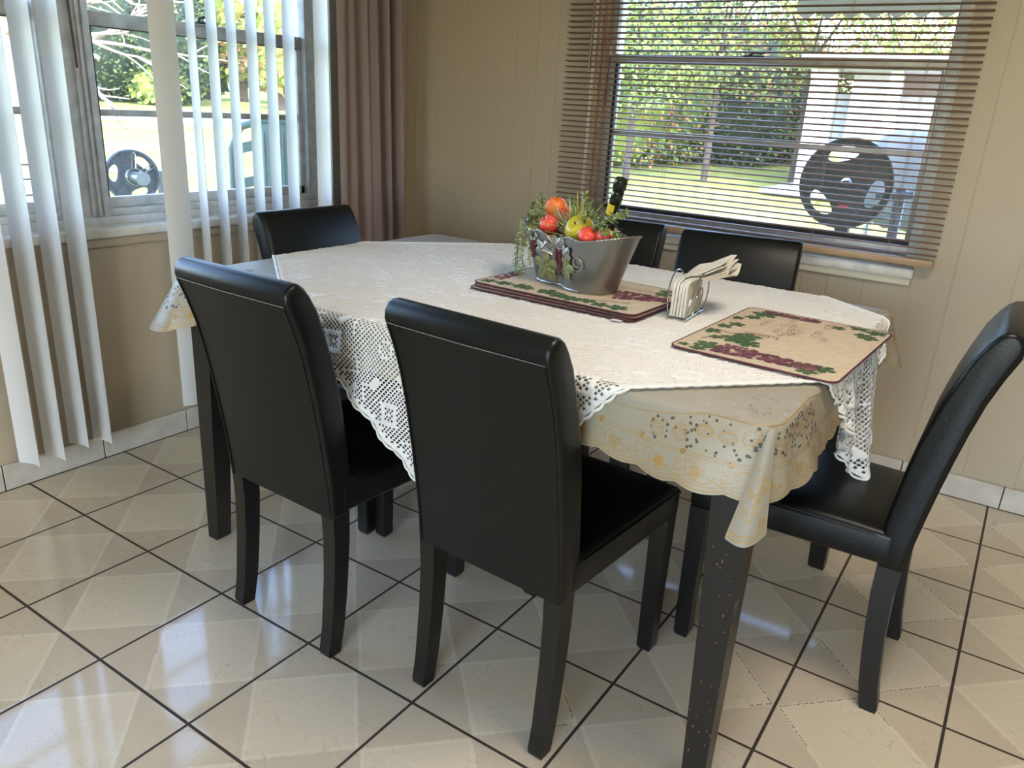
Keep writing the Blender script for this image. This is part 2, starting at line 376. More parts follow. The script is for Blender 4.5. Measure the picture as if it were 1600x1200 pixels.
# ---------------- window 1 (left wall): two single hung units with a wide mullion
y0, y1, z0, z1 = W1
mb = MB()
fx0, fx1 = -.15, -.085
mb.box((fx0, y1-.065, z0), (fx1, y1, z1), 'aluw', .003); mb.box((fx0, y0, z0), (fx1, y0+.065, z1), 'aluw', .003)
mb.box((fx0, y0, z1-.06), (fx1, y1, z1), 'aluw', .003)
mb.box((fx0, y0, z0), (fx1+.02, y1, z0+.028), 'aluw', .003); mb.box((fx0, y0, z0+.028), (fx1+.008, y1, z0+.05), 'aluw', .003)
mb.box((fx0, -.075, z0), (fx1+.012, .095, z1), 'aluw', .003)                 # mullion body
for yy in (-.055, -.028, .028, .05, .068): mb.box((fx1+.012, yy, z0+.03), (fx1+.019, yy+.010, z1), 'aluw', .002)
mb.box((fx1+.012, -.060, z0+.03), (fx1+.0135, -.056, z1), 'dark'); mb.box((fx1+.012, -.038, z0+.03), (fx1+.0135, -.035, z1), 'dark')
win1 = struct('window_1', mb)
mb = MB()
for a, b in ((.095, .995), (y0+.065, -.075)):
    mb.box((-.140, a, .850), (-.112, b, .885), 'aluw', .003)
    mb.box((-.140, a, 1.427), (-.105, b, 1.472), 'alu', .003)
    mb.box((-.134, a, 1.150), (-.120, b, 1.172), 'alu', .002)
    mb.box((-.140, a, .85), (-.112, a+.022, 1.45), 'aluw', .002); mb.box((-.140, b-.022, .85), (-.112, b, 1.45), 'aluw', .002)
    mb.box((-.132, a+.022, 1.424), (-.110, b-.022, 1.428), 'dark'); mb.box((-.13, a+.018, .885), (-.11, a+.024, 1.43), 'dark')
struct('sash', mb, win1)
mb = MB()
mb.box((-.105, .50, 1.472), (-.085, .56, 1.480), 'dark', .002); mb.tube([(-.095, .51, 1.48), (-.095, .515, 1.492), (-.09, .53, 1.494), (-.085, .545, 1.488)], .004, 'dark')
mb.box((-.097, .535, 1.478), (-.087, .55, 1.497), 'chrome', .001)
struct('sash_latch', mb, win1)
mb = MB()
for a, b in ((.1, .99), (y0+.065, -.075)): mb.box((-.128, a, .86), (-.125, b, 1.94), 'glass')
struct('pane', mb, win1, smooth=False)
mb = MB(); mb.box((-.11, y0-.02, z0-.028), (.022, y1+.0, z0+.002), 'sill', .006, 3); struct('trim_1', mb)
mb = MB(); mb.box((-.008, y0-.02, z0-.058), (.006, y1+.0, z0-.029), 'wall', .002); struct('trim_2', mb)
mb = MB(); mb.box((-.15, y1-.001, z0), (-.0075, y1+.001, z1), 'reveal'); mb.box((-.11, y1-.012, z0), (-.092, y1-.001, z1), 'reveal', .003)
struct('trim_3', mb, smooth=False)

# ---------------- window 2 (back wall)
x0, x1, z0, z1 = W2
yi = YB+.095
mb = MB()
mb.box((x0+.018, yi, z0), (x0+.062, yi+.07, z1), 'alu', .002); mb.box((x1-.040, yi-.045, z0), (x1, yi+.07, z1), 'aluw', .002)
mb.box((x1-.048, yi-.02, z0+.08), (x1-.040, yi+.02, z1), 'alu', .001)
mb.box((x0, yi, z1-.05), (x1, yi+.07, z1), 'alu', .002); mb.box((x0, yi-.03, z0), (x1, yi+.07, z0+.030), 'aluw', .003); mb.box((x0+.02, yi-.01, z0+.03), (x1, yi+.07, z0+.062), 'alu', .003)
win2 = struct('window_2', mb)
mb = MB(); mb.box((x0, yi-.062, z0), (x0+.012, yi, z1), 'woodtrim', .002); mb.box((x0+.012, yi-.028, z0), (x0+.03, yi+.005, z1), 'woodtrim', .002)
struct('inner_stop', mb, win2)
mb = MB()
a, b = x0+.062, x1-.048
mb.box((a, yi+.01, z0+.062), (b, yi+.035, z0+.082), 'dark', .002)
mb.box((a, yi-.004, 1.446), (b, yi+.035, 1.478), 'alu', .003); mb.box((a, yi-.012, 1.474), (b, yi+.005, 1.481), 'alu', .001)
mb.box((a, yi+.010, 1.165), (b, yi+.028, 1.182), 'alu', .002); mb.box((a, yi+.005, z0+.08), (a+.012, yi+.03, 1.45), 'dark', .002); mb.box((b-.014, yi-.01, z0+.08), (b, yi+.03, 1.45), 'alu', .002)
struct('sash', mb, win2)
mb = MB(); mb.box((1.49, yi-.014, 1.479), (1.57, yi-.002, 1.484), 'dark', .001); mb.tube([(1.51, yi-.01, 1.484), (1.53, yi-.012, 1.492), (1.56, yi-.014, 1.49), (1.575, yi-.014, 1.494)], .004, 'dark')
mb.box((x0+.035, yi-.008, 1.47), (x0+.045, yi, 1.51), 'tagm', .002); mb.tube([(x0+.04, yi-.006, 1.47), (x0+.036, yi-.006, 1.38), (x0+.034, yi-.004, 1.28)], .0015, 'dark')
struct('sash_latch', mb, win2)
mb = MB(); mb.box((a, yi+.018, z0+.07), (b, yi+.021, z1-.04), 'glass'); struct('pane', mb, win2, smooth=False)
mb = MB(); mb.box((x0-.01, YB-.018, z0-.034), (x1+.002, YB+.10, z0), 'sill', .004); mb.box((x0+.0, YB-.006, z0-.06), (x1-.004, YB+.01, z0-.030), 'reveal', .002)
struct('trim_4', mb)
mb = MB(); mb.box((x0-.001, YB+.006, z0), (x0+.0015, YB+.17, z1), 'reveal'); mb.box((x1-.0015, YB+.006, z0), (x1+.001, YB+.17, z1), 'reveal'); struct('trim_5', mb, smooth=False)

# ================================================================== VERTICAL BLIND + CURTAIN
def vslat(yc, wid, ang, zb, lean, label, half=.0445, bow=.010):
    # hanging vinyl vane: a shallow arc in section, turned by ang about z
    mb = MB(); n = 8; vs = []; fs = []; zs = [2.14-(2.14-zb)*k/10 for k in range(11)]
    for z in zs:
        for s_ in (0, 1):
            for k in range(n+1):
                t = -1+2*k/n; q = Vector((bow*(1-t*t)+(.0012 if s_ else 0), half*t, 0)); q.rotate(Euler((0, 0, ang)))
                yy = lean*(2.14-z)
                vs.append((.075+q.x, yc+q.y+yy, z))
    R = 2*(n+1)
    for i in range(len(zs)-1):
        for s_ in (0, 1):
            for k in range(n):
                a0 = i*R+s_*(n+1)+k; fs.append((a0, a0+1, a0+1+R, a0+R))
        for k in (0, n): a0 = i*R+k; fs.append((a0, a0+n+1, a0+n+1+R, a0+R))
    mb.add(vs, fs, 'slatv'); t = mb.build('vertical_blind_slat')
    return tag(t, label, 'blind slat', 'vertical blind slats at the left window')
def vtop(): pass
# centre, apparent turn (angle of the vane against the wall plane)
specs = [(-.352, 104, .098, 'white vertical blind vane furthest left, cut by the photo edge'),
         (-.272, 103, .092, 'white vertical blind vane, second from the left photo edge'),
         (-.192, 102, .110, 'white vertical blind vane, third from the left photo edge'),
         (-.112, 100, .098, 'rightmost white vane of the left bunch, before the bare window mullion'),
         (.250, -8, .135, 'wide shaded grey vertical vane facing the room in mid window'),
         (.354, 72, .13, 'narrow bright vane just right of the wide shaded vane'),
         (.435, 76, .13, 'second bright vane right of the wide shaded vane'),
         (.514, 74, .13, 'third bright vane right of the wide shaded vane, ahead of the green garden chair'),
         (.600, 76, .13, 'fourth bright vane right of the wide shaded vane, above the far chair corner'),
         (.683, 76, .13, 'fifth bright vane right of the wide shaded vane, above the far dining chair'),
         (.769, 77, .13, 'sixth bright vane, last one over the glass before the right window jamb'),
         (.932, 85, .13, 'bright vane over the window reveal next to the mauve curtain')]
for (yc, ang, zb, lab) in specs:
    # the view direction at the vane is about 36-40 degrees off the wall normal
    vslat(yc, 0, math.radians(ang), zb, 0, lab)
t = thing('blind_headrail', 'white headrail carrying the vertical vanes above the left window', 'blind rail', (.07, -.05, 2.14))
mb = MB(); mb.box((-.025, -1.25, .003), (.025, 1.15, .045), 'aluw', .004); mb.build('rail', t)
for yy in (-.9, .9): mb = MB(); mb.box((-.075, yy, .01), (-.026, yy+.03, .03), 'aluw', .002); mb.build('bracket', t)
mb = MB(); mb.tube([(-.068, .02, 2.05), (-.066, .026, 1.7), (-.064, .034, 1.295)], .004, 'wand'); mb.tube([(-.068, -.045, 1.50), (-.068, -.02, 1.485), (-.066, .0, 1.50), (-.068, .03, 1.53)], .0015, 'wand', 5)
tag(mb.build('tilt_rod'), 'dark thin rod and wire hanging on the window mullion', 'rod')

def curtain():
    n = 150; zs = np.linspace(2.2, .03, 26); vs = []; fs = []
    for z in zs:
        t = (2.2-z)/2.17
        ya, yb = 1.005, 1.355+.09*t
        for s_ in (0, 1):
            for k in range(n+1):
                u = k/n
                y = ya+(yb-ya)*u
                if u < .46: d = .018*math.sin(u*13)+.010*math.sin(u*31+t)+.028
                else:
                    q = (u-.46)/.54
                    d = .040+.036*math.sin(q*2*PI*3.0+.8*t-1.2)+.010*math.sin(q*23+1)
                    y += .012*math.cos(q*2*PI*3.0+.8*t)
                vs.append((.055+d+(.0015 if s_ else 0)+.01*t, y+.010*t*math.sin(u*4), z))
    R = 2*(n+1)
    for i in range(len(zs)-1):
        for s_ in (0, 1):
            for k in range(n): a0 = i*R+s_*(n+1)+k; fs.append((a0, a0+1, a0+1+R, a0+R))
        for k in (0, n): a0 = i*R+k; fs.append((a0, a0+n+1, a0+n+1+R, a0+R))
    mb = MB(); mb.add(vs, fs, 'curtain'); return mb.build('curtain', angle=80)
tag(curtain(), 'long mauve brown curtain hanging in folds beside the room corner', 'curtain')
t = thing('curtain_rod', 'rod holding the mauve curtain above the left window', 'curtain rod', (.11, 1.2, 2.21))
mb = MB(); mb.tube([(0, -.25, 0), (0, .38, 0)], .010, 'alu', 12); mb.build('rod', t); mb = MB(); mb.box((-.118, .30, -.012), (.0, .32, .012), 'alu', .002); mb.build('bracket', t)

# ================================================================== HORIZONTAL BLIND
bt = thing('horizontal_blind', 'open tan mini blind of thin horizontal slats over the back window', 'window blind', (1.544, YB-.035, .815))
bx0, bx1 = -.754, .754; nz = 60
for k in range(nz):
    z = .034+.0212*k
    mb = MB(); vs = []; fs = []
    tl = math.radians(-3); n = 4; jit = rnd.uniform(-.0012, .0012)
    for x in (bx0+jit, bx1+jit):
        for s_ in (0, 1):
            for q in range(n+1):
                t_ = -1+2*q/n; yy = .0125*t_; zz = .0050*(1-t_*t_)-(.0006 if s_ else 0)
                vs.append((x, yy*math.cos(tl)-zz*math.sin(tl), z+yy*math.sin(tl)+zz))
    R = 2*(n+1)
    for s_ in (0, 1):
        for q in range(n): a0 = s_*(n+1)+q; fs.append((a0, a0+1, a0+1+R, a0+R))
    for q in (0, n): fs.append((q, q+n+1, q+n+1+R, q+R))
    for e in (0, R): fs.append(tuple(range(e, e+n+1))+tuple(range(e+2*n+1, e+n, -1)))
    mb.add(vs, fs, 'blind'); mb.build('slat', bt)
mb = MB(); mb.box((bx0, -.014, -.004), (bx1-.004, .014, .021), 'rail', .003); mb.build('bottom_rail', bt)
mb = MB(); mb.box((bx0, -.018, 1.31), (bx1, .018, 1.345), 'rail', .003); mb.build('headrail', bt)
for x in (-.62, -.27, .335, .598):
    mb = MB()
    for yy in (-.0135, .0135): mb.tube([(x, yy, .012), (x, yy, 1.31)], .0006, 'cord', 5)
    mb.tube([(x+.006, 0, .012), (x+.006, 0, 1.31)], .0007, 'cord', 5)
    mb.build('ladder_cord', bt)
mb = MB(); mb.tube([(-.627, -.018, 1.31), (-.632, -.019, .9), (-.637, -.020, .605)], .0042, 'wand', 8); mb.build('tilt_wand', bt)
mb = MB(); mb.tube([(.592, -.015, .025), (.575, -.016, .04), (.60, -.017, .05), (.585, -.016, .02), (.61, -.016, .03), (.598, -.016, -.004)], .0008, 'cord', 5); mb.build('knot', bt)

# ================================================================== CHAIRS
def make_chair():
    t = thing('dining_chair', 'x', 'chair', group='black leather dining chairs')
    # local: faces +Y ; rear floor contact (back edge) y=-.24 ; profile given as distance behind it
    def Y(d): return -.24-d
    front = [(.365, -.066), (.463, -.072), (.54, -.064), (.60, -.057), (.656, -.048), (.70, -.038), (.748, -.026), (.80, -.010), (.852, .008), (.885, .027), (.902, .040), (.911, .053)]
    back = [(.912, .066), (.906, .079), (.893, .087), (.878, .088), (.868, .085), (.82, .066), (.768, .049), (.70, .033), (.639, .021), (.57, .009), (.50, -.002), (.435, -.011), (.365, -.017)]
    poly = [(Y(d), z) for z, d in front]+[(Y(d), z) for z, d in back]
    mb = MB(); mb.prism(poly, -.187, .187, 'leather', .010, 3)
    b = mb.build('backrest', t, angle=50)
    mb = MB(); mb.tube([(-.178, Y(.0865), .869), (0, Y(.0885), .868), (.178, Y(.0865), .869)], .0008, 'seam', 5)
    mb.build('stitching', b)
    for sx in (-1, 1): mb = MB(); mb.tube([(sx*.176, Y(d+.001), z) for z, d in back[4:]], .0016, 'leather', 6); mb.build('piping', b)
    # seat cushion box
    bb = bmesh.new(); bmesh.ops.create_grid(bb, x_segments=12, y_segments=12, size=.5)
    top = [v for v in bb.verts]
    ret = bmesh.ops.extrude_face_region(bb, geom=bb.faces[:])
    lo = [g for g in ret['geom'] if isinstance(g, bmesh.types.BMVert)]
    for v in bb.verts:
        u, w_ = v.co.x*2, v.co.y*2
        isl = v in lo
        hw = .188+.014*(w_+1)/2
        yy = .026+w_*.224
        def rnd_(q): return q
        zz = .372 if isl else .452+.012*(1-u**4)*(1-w_**4)
        if not isl and (abs(u) > .98 or abs(w_) > .98): zz -= .004
        v.co = Vector((hw*u, yy, zz))
    bmesh.ops.recalc_face_normals(bb, faces=bb.faces[:])
    ed = [e for e in bb.edges if len(e.link_faces) == 2 and e.calc_face_angle(0) > .9]
    bmesh.ops.bevel(bb, geom=ed, offset=.012, segments=3, affect='EDGES', profile=.5)
    mb = MB(); mb.bm(bb, 'leather'); s_ = mb.build('seat', t, angle=60)
    mb = MB()
    mb.tube([(-.190, -.16, .440), (-.204, .25-.012, .440), (-.19, .2515, .440), (.19, .2515, .440), (.204, .238, .440), (.190, -.16, .440)], .0022, 'leather', 6)
    mb.build('piping', s_)
    for sx in (-1, 1):
        secs = []
        for z, f, bk in [(0, -.034, -.001), (.012, -.037, .002), (.07, -.048, -.008), (.142, -.056, -.014), (.20, -.061, -.019), (.30, -.067, -.022), (.372, -.067, -.019)]:
            w_ = .0165+.0035*z/.37; c = sx*.163
            secs.append([(c-w_, Y(f), z), (c+w_, Y(f), z), (c+w_, Y(bk), z), (c-w_, Y(bk), z)])
        mb = MB(); mb.sections(secs, 'blackwood'); mb.build('leg', t, angle=40)
    for sx in (-1, 1):
        secs = []
        for z, w_ in [(0, .013), (.006, .0165), (.012, .0185), (.374, .0215)]:
            cx, cy = sx*.176, .226
            secs.append([(cx-w_, cy-w_, z), (cx+w_, cy-w_, z), (cx+w_, cy+w_, z), (cx-w_, cy+w_, z)])
        mb = MB(); mb.sections(secs, 'blackwood'); mb.build('leg', t, angle=40)
    return t
ch = make_chair()
ch.location = (1.800, -.048, 0); ch.rotation_euler = (0, 0, math.radians(-3)); ch['label'] = 'black leather dining chair nearest the camera, back turned to us, at mid table'
R_ = math.radians
dup(ch, (1.232, -.093, 0), R_(-2.0), 'black leather dining chair at the near left, its rolled top edge reflecting the window')
dup(ch, (2.265, .455, 0), R_(90), 'black leather dining chair seen from the side at the right end of the table')
dup(ch, (.895, .345, 0), R_(-90-2), 'black leather dining chair at the far left end below the vertical blinds')
dup(ch, (1.838, .775, 0), R_(180+9), 'black leather dining chair on the far side right of the fruit basket, below the window')
dup(ch, (1.366, .765, 0), R_(180+4), 'black leather dining chair on the far side, mostly hidden by the fruit basket')

# ================================================================== TABLE
TX0, TX1, TY0, TY1, TZ = .70, 2.285, -.195, .885, .793
tb = thing('dining_table', 'rectangular black wooden dining table with tapered chipped legs', 'table', ((TX0+TX1)/2, (TY0+TY1)/2, 0))
cx, cy = (TX0+TX1)/2, (TY0+TY1)/2; hx, hy = (TX1-TX0)/2, (TY1-TY0)/2
def rrect(hx, hy, R, z, n=8):
    P = []
    for (sx, sy, a0) in ((1, 1, 0), (-1, 1, PI/2), (-1, -1, PI), (1, -1, 1.5*PI)):
        for k in range(n+1):
            a = a0+PI/2*k/n; P.append((sx*(hx-R)+R*math.cos(a), sy*(hy-R)+R*math.sin(a), z))
    return P
RC = .045
mb = MB(); secs = [rrect(hx-.006, hy-.006, RC, TZ-.03), rrect(hx, hy, RC, TZ-.026), rrect(hx, hy, RC, TZ-.006), rrect(hx-.004, hy-.004, RC, TZ-.0025)]
mb.sections(secs, 'tablewood'); mb.build('tabletop', tb)
mb = MB(); q = .05
mb.box((-hx+q, -hy+q, TZ-.115), (hx-q, -hy+q+.02, TZ-.03), 'tablewood', .002); mb.box((-hx+q, hy-q-.02, TZ-.115), (hx-q, hy-q, TZ-.03), 'tablewood', .002)
mb.box((-hx+q, -hy+q, TZ-.115), (-hx+q+.02, hy-q, TZ-.03), 'tablewood', .002); mb.box((hx-q-.02, -hy+q, TZ-.115), (hx-q, hy-q, TZ-.03), 'tablewood', .002)
mb.build('apron', tb)
for sx in (-1, 1):
    for sy in (-1, 1):
        mb = MB(); secs = []
        for z, w_ in ((0, .019), (.008, .0225), (.35, .029), (.66, .036), (TZ-.03, .036)):
            ex, ey = sx*(hx-.022), sy*(hy-.022)            # outer faces stay plumb, inner faces taper
            xa, xb = (ex-2*w_, ex) if sx > 0 else (ex, ex+2*w_); ya, yb = (ey-2*w_, ey) if sy > 0 else (ey, ey+2*w_)
            secs.append([(xa, ya, z), (xb, ya, z), (xb, yb, z), (xa, yb, z)])
        mb.sections(secs, 'tablewood')
        if sx > 0 and sy < 0:
            r9 = random.Random(3)
            for k in range(46):
                z = .06+r9.random()*.5 if r9.random() > .25 else .32+r9.random()*.2
                wz = .021+.013*z/.7; ex, ey = hx-.022, -(hy-.022)
                x = ex-2*wz*(r9.random()**1.6)*.95-.001; a = r9.uniform(.0006, .0022); h_ = r9.uniform(.001, .006)
                if r9.random() < .35: mb.box((ex-.0002, ey+r9.random()*.03, z), (ex+.0004, ey+r9.random()*.03+a*2, z+h_), 'chip')
                else: mb.box((x-a, ey-.0005, z), (x, ey+.0003, z+h_), 'chip')
        mb.build('leg', tb, angle=40)

# ------------------------------------------------------------------ drape maths
def drape(P, off=0., flare=.10, r0=.010, wave=None, R=.045, ztop=TZ, ftop=None):
    P = np.asarray(P, float); c = np.array([cx, cy]); q = P-c
    ix, iy = hx-R, hy-R
    cl = np.stack([np.clip(q[:, 0], -ix, ix), np.clip(q[:, 1], -iy, iy)], 1)
    v = q-cl; dist = np.hypot(v[:, 0], v[:, 1]); nrm = v/np.maximum(dist, 1e-9)[:, None]
    d = dist-R; out = np.zeros((len(P), 3)); ins = d <= 0
    out[ins, 0] = P[ins, 0]; out[ins, 1] = P[ins, 1]; out[ins, 2] = ztop+off
    if ftop is not None: out[ins, 2] += ftop[ins] if hasattr(ftop, '__len__') else ftop
    o = ~ins; foot = cl+nrm*R+c; r = r0+off; dd = d[o]
    fl = np.full(dd.shape, flare) if not hasattr(flare, '__len__') else flare[o]
    lim = r*(PI/2-fl); a = np.minimum(dd, lim)/r
    rest = np.maximum(dd-lim, 0)
    oh = r*np.sin(a)+rest*np.sin(fl); dn = (r-r*np.cos(a))+rest*np.cos(fl)
    out[o, :2] = foot[o]+nrm[o]*oh[:, None]; out[o, 2] = ztop+off-dn
    return out
# perimeter description, s runs counter-clockwise from the middle of the near edge
PER_R = RC
_seg = [('l', hx-PER_R), ('a', PER_R*PI/2), ('l', 2*(hy-PER_R)), ('a', PER_R*PI/2), ('l', 2*(hx-PER_R)), ('a', PER_R*PI/2), ('l', 2*(hy-PER_R)), ('a', PER_R*PI/2), ('l', hx-PER_R)]
PER = sum(q[1] for q in _seg)
SC_ = [hx-PER_R+PER_R*PI/4]                       # corner s positions: near-right first
SC_.append(SC_[0]+2*(hy-PER_R)+PER_R*PI/2); SC_.append(SC_[1]+2*(hx-PER_R)+PER_R*PI/2); SC_.append(SC_[2]+2*(hy-PER_R)+PER_R*PI/2)
def per(s):
    s = s % PER; p = np.array([0., -hy]); d = np.array([1., 0.])
    for k, L in _seg:
        if s <= L or (k, L) == _seg[-1] and s <= L+1e-6:
            if k == 'l': return p+d*s, np.array([d[1], -d[0]])
            a = s/PER_R; n0 = np.array([d[1], -d[0]]); cpt = p-n0*PER_R
            n = n0*math.cos(a)+d*math.sin(a); return cpt+n*PER_R, n
        s -= L
        if k == 'l': p = p+d*L
        else:
            n0 = np.array([d[1], -d[0]]); cpt = p-n0*PER_R; p = cpt+d*PER_R; d = np.array([-d[1], d[0]])
    return p, np.array([d[1], -d[0]])
def cgauss(s, c, w_):
    d = (s-c+PER/2) % PER-PER/2; return math.exp(-(d/w_)**2)
def hang(s):
    h = .112+.022*cgauss(s, SC_[0]-.12, .2)+.010*cgauss(s, SC_[0]+.2, .18)
    for k in (1, 2, 3): h += .055*cgauss(s, SC_[k], .07)
    return h
def flare_v(s):
    f = .17+.07*math.sin(s*9+1)*math.sin(s*4.3)
    for k, q in ((1, .30), (2, .5), (3, .38)): f += q*cgauss(s, SC_[k], .055)
    u_ = (s+PER/2) % PER-PER/2; f *= 1-.95*max(0, min(1, (u_+.50)/.15, (.46-u_)/.12))
    f += .25*cgauss(s, SC_[0]-.10, .07)+.2*cgauss(s, SC_[0]+.12, .07)
    return f
def sk(s, d, off=0.):
    p, n = per(s); c0 = np.array([cx, cy])
    if d <= 0: q = p+n*d+c0; return (q[0], q[1], TZ+off)
    fl = flare_v(s); r = .008+off; lim = r*(PI/2-fl); a = min(d, lim)/r; rest = max(d-lim, 0)
    oh = r*math.sin(a)+rest*math.sin(fl); dn = r-r*math.cos(a)+rest*math.cos(fl)
    q = p+n*oh+c0; return (q[0], q[1], TZ+off-dn)
def hem(s):
    return hang(s)+.008*abs(math.sin(PI*s/(PER/64)))-.004
mb = MB(); NS = 640; ND = 16; vs = []; fs = []
for i in range(NS):
    s = PER*i/NS; h = hem(s)
    for k in range(ND+1): vs.append(sk(s, h*k/ND))
for i in range(NS):
    j = (i+1) % NS
    for k in range(ND): fs.append((i*(ND+1)+k, j*(ND+1)+k, j*(ND+1)+k+1, i*(ND+1)+k+1))
# lace ground below a wavy line, plain cream above it
def lace_top(s):
    v = .030+.012*math.cos(2*PI*s/(PER/8)*1.0)
    for k in range(4): v -= .055*cgauss(s, SC_[k], .16)
    return max(v, .004)
fm = []
k0 = mb.m('vinyl'); k1 = mb.m('lace')
mb.v = [tuple(q) for q in vs]; mb.f = fs
for i in range(NS):
    s = PER*(i+.5)/NS
    for k in range(ND): fm.append(k1 if hem(s)*(k+.5)/ND > lace_top(s) else k0)
mb.mi = fm
o0 = len(mb.v); c0i = o0
mb.v += [(cx, cy, TZ)]
for i in range(NS): mb.f.append((i*(ND+1), ((i+1) % NS)*(ND+1), c0i)); mb.mi.append(k0)
cloth = mb.build('vinyl_tablecloth', angle=85)
tag(cloth, 'cream vinyl tablecloth with scalloped lace print border, under the crochet cloth', 'tablecloth')
# printed lace pattern: thin raised shapes of the border
OFF = .0007
class Pr:
    def __init__(s, f, zi=False): s.f = f; s.mb = MB(); s.zi = zi; s.k = 0
    def lift(s, vs):
        s.k += 1
        return [(q[0], q[1], q[2]+s.k*3e-6) for q in vs] if s.zi else vs
    def poly(s, pts, key):
        n = len(pts); mu = sum(p[0] for p in pts)/n, sum(p[1] for p in pts)/n
        s.mb.add(s.lift([s.f(mu[0], mu[1])]+[s.f(*p) for p in pts]), [(0, 1+k, 1+(k+1) % n) for k in range(n)], key)
    def disc(s, u, v, r, key, n=8): s.poly([(u+r*math.cos(2*PI*k/n), v+r*math.sin(2*PI*k/n)) for k in range(n)], key)
    def line(s, pts, w_, key):
        A = []
        for i, p in enumerate(pts):
            a = pts[max(i-1, 0)]; b = pts[min(i+1, len(pts)-1)]; dx, dy = b[0]-a[0], b[1]-a[1]; L = math.hypot(dx, dy) or 1
            A.append(s.f(p[0]-dy/L*w_/2, p[1]+dx/L*w_/2)); A.append(s.f(p[0]+dy/L*w_/2, p[1]-dx/L*w_/2))
        s.mb.add(s.lift(A), [(2*i, 2*i+1, 2*i+3, 2*i+2) for i in range(len(pts)-1)], key)
    def leaf(s, u, v, r, key, rot=0, lobes=5):
        P = []; n = lobes*6
        for k in range(n):
            a = 2*PI*k/n; rr = r*(.55+.45*abs(math.cos(a*lobes/2)))
            P.append((u+rr*math.cos(a+rot), v+rr*math.sin(a+rot)))
        s.poly(P, key)
    def petal(s, u, v, L, w_, rot, key):
        P = []; n = 12
        for k in range(n):
            a = 2*PI*k/n; x = L*(.5+.5*math.cos(a)); y = w_*math.sin(a)*(1 if k % 2 else .8)
            P.append((u+x*math.cos(rot)-y*math.sin(rot), v+x*math.sin(rot)+y*math.cos(rot)))
        s.poly(P, key)
    def grapes(s, u, v, r, key, rows=4, dirv=1):
        for i in range(rows):
            for k in range(rows-i): s.disc(u+(k-(rows-i-1)/2)*r*2.5, v+dirv*i*r*2.3, r, key)
pr = Pr(lambda s, d: sk(s, d, OFF)); r5 = random.Random(11)
def frange(a, b, st):
    n = max(2, int(abs(b-a)/st)); return [a+(b-a)*k/n for k in range(n+1)]
ss = frange(0, PER, .006)
for dd, w_ in ((.004, .0022), (.011, .0014)): pr.line([(s, hem(s)-dd) for s in ss], w_, 'tanp')
for dd in (.052, .058): pr.line([(s, hang(s)-dd) for s in ss], .0009, 'tanp')
pr.line([(s, max(lace_top(s), .004)) for s in ss], .0016, 'tanp')
U = PER/64; k = 0; s = 0
for k in range(64):
    s = (k+.5)*U; h = hang(s)
    if k % 2 == 0: pr.grapes(s-.008, h-.034, .0027, 'tanp', 4)
    else: pr.leaf(s, h-.026, .0125, 'tanp', .4, 5)
    pr.line([(s+.02*math.cos(a), h-.026+.014*math.sin(a)) for a in np.linspace(0, 4.2, 12)], .0018, 'tanp')
    pr.line([(s-.022+.009*math.cos(a), h-.036+.009*math.sin(a)) for a in np.linspace(2, 6, 9)], .0016, 'tanp')
    pr.line([(s+U*(q-.5), h-.020+.006*math.cos(2*PI*q)) for q in np.linspace(0, 1, 8)], .0012, 'tanp')
    pr.line([(s+.5*U+.010*math.cos(a), h-.030+.007*math.sin(a)) for a in np.linspace(.5, 5, 9)], .0016, 'tanp')
    pr.disc(s+.42*U, h-.022, .0022, 'tanp', 6); pr.disc(s+.60*U, h-.042, .0020, 'tanp', 6); pr.disc(s+.40*U, h-.040, .0018, 'tanp', 6)
    for q in range(6): pr.line([(s+U*(q/6-.5), h-.053), (s+U*((q+.5)/6-.5), h-.057)], .0009, 'tanp')
    pr.disc(s+.5*U, h-.055, .0060, 'tanp', 10)
    for a in range(6): pr.disc(s+.5*U+.0034*math.cos(a*PI/3), h-.055+.0034*math.sin(a*PI/3), .0013, 'hole', 5)
# dark discs painting shade into lace holes, and big leaves in the corner fields
for c in SC_:
    for k in range(150):
        s = c+r5.uniform(-.20, .20); lo, hi = lace_top(s)+.006, hang(s)-.062
        if hi <= lo: continue
        d = r5.uniform(lo, hi); pr.disc(s, d, r5.uniform(.0018, .0032), 'hole', 6)
    for k in range(10):
        s = c+(-.18+.04*k); d = (lace_top(s)+hang(s)-.06)/2+r5.uniform(-.008, .008)
        if hang(s)-.062-lace_top(s) < .015: continue
        rt0 = r5.uniform(-.9, .9)
        for sc0 in (1, .62): pr.line([(s-.014+.030*(.5+.5*math.cos(a))*math.cos(rt0)-.011*sc0*math.sin(a)*math.sin(rt0), d+.030*(.5+.5*math.cos(a))*math.sin(rt0)+.011*sc0*math.sin(a)*math.cos(rt0)) for a in np.linspace(0, 2*PI, 15)], .0012, 'tanp')
        pr.line([(s-.012+.026*q, d+.002*math.sin(q*5)) for q in np.linspace(0, 1, 6)], .001, 'tanp')
        pr.line([(s+.013*math.cos(a), d+.010*math.sin(a)) for a in np.linspace(0, 6.28, 13)], .0012, 'tanp')
    # worn silvery lace on the flat corner
    for k in range(44):
        s = c+r5.uniform(-.13, .13); d = -r5.uniform(.002, .085)
        p, n = per(s); 
        pr.line([(s+.004*math.sin(q*4)+q*.012, d+.004*math.cos(q*5)) for q in np.linspace(0, 1.4, 6)], .0011, 'wornwhite' if k % 2 else 'tanp')
for (s, d) in ((-.02+hx-.30, -.03), (SC_[3]-.1, -.12), (SC_[3]-.16, -.10)):
    for k in range(16): pr.line([(s+r5.uniform(-.03, .03)+q*.012, d+r5.uniform(-.02, .02)+.003*math.sin(q*6)) for q in np.linspace(0, 1, 4)], .0012, 'tanp')
pr.mb.build('lace_print', cloth, angle=85)
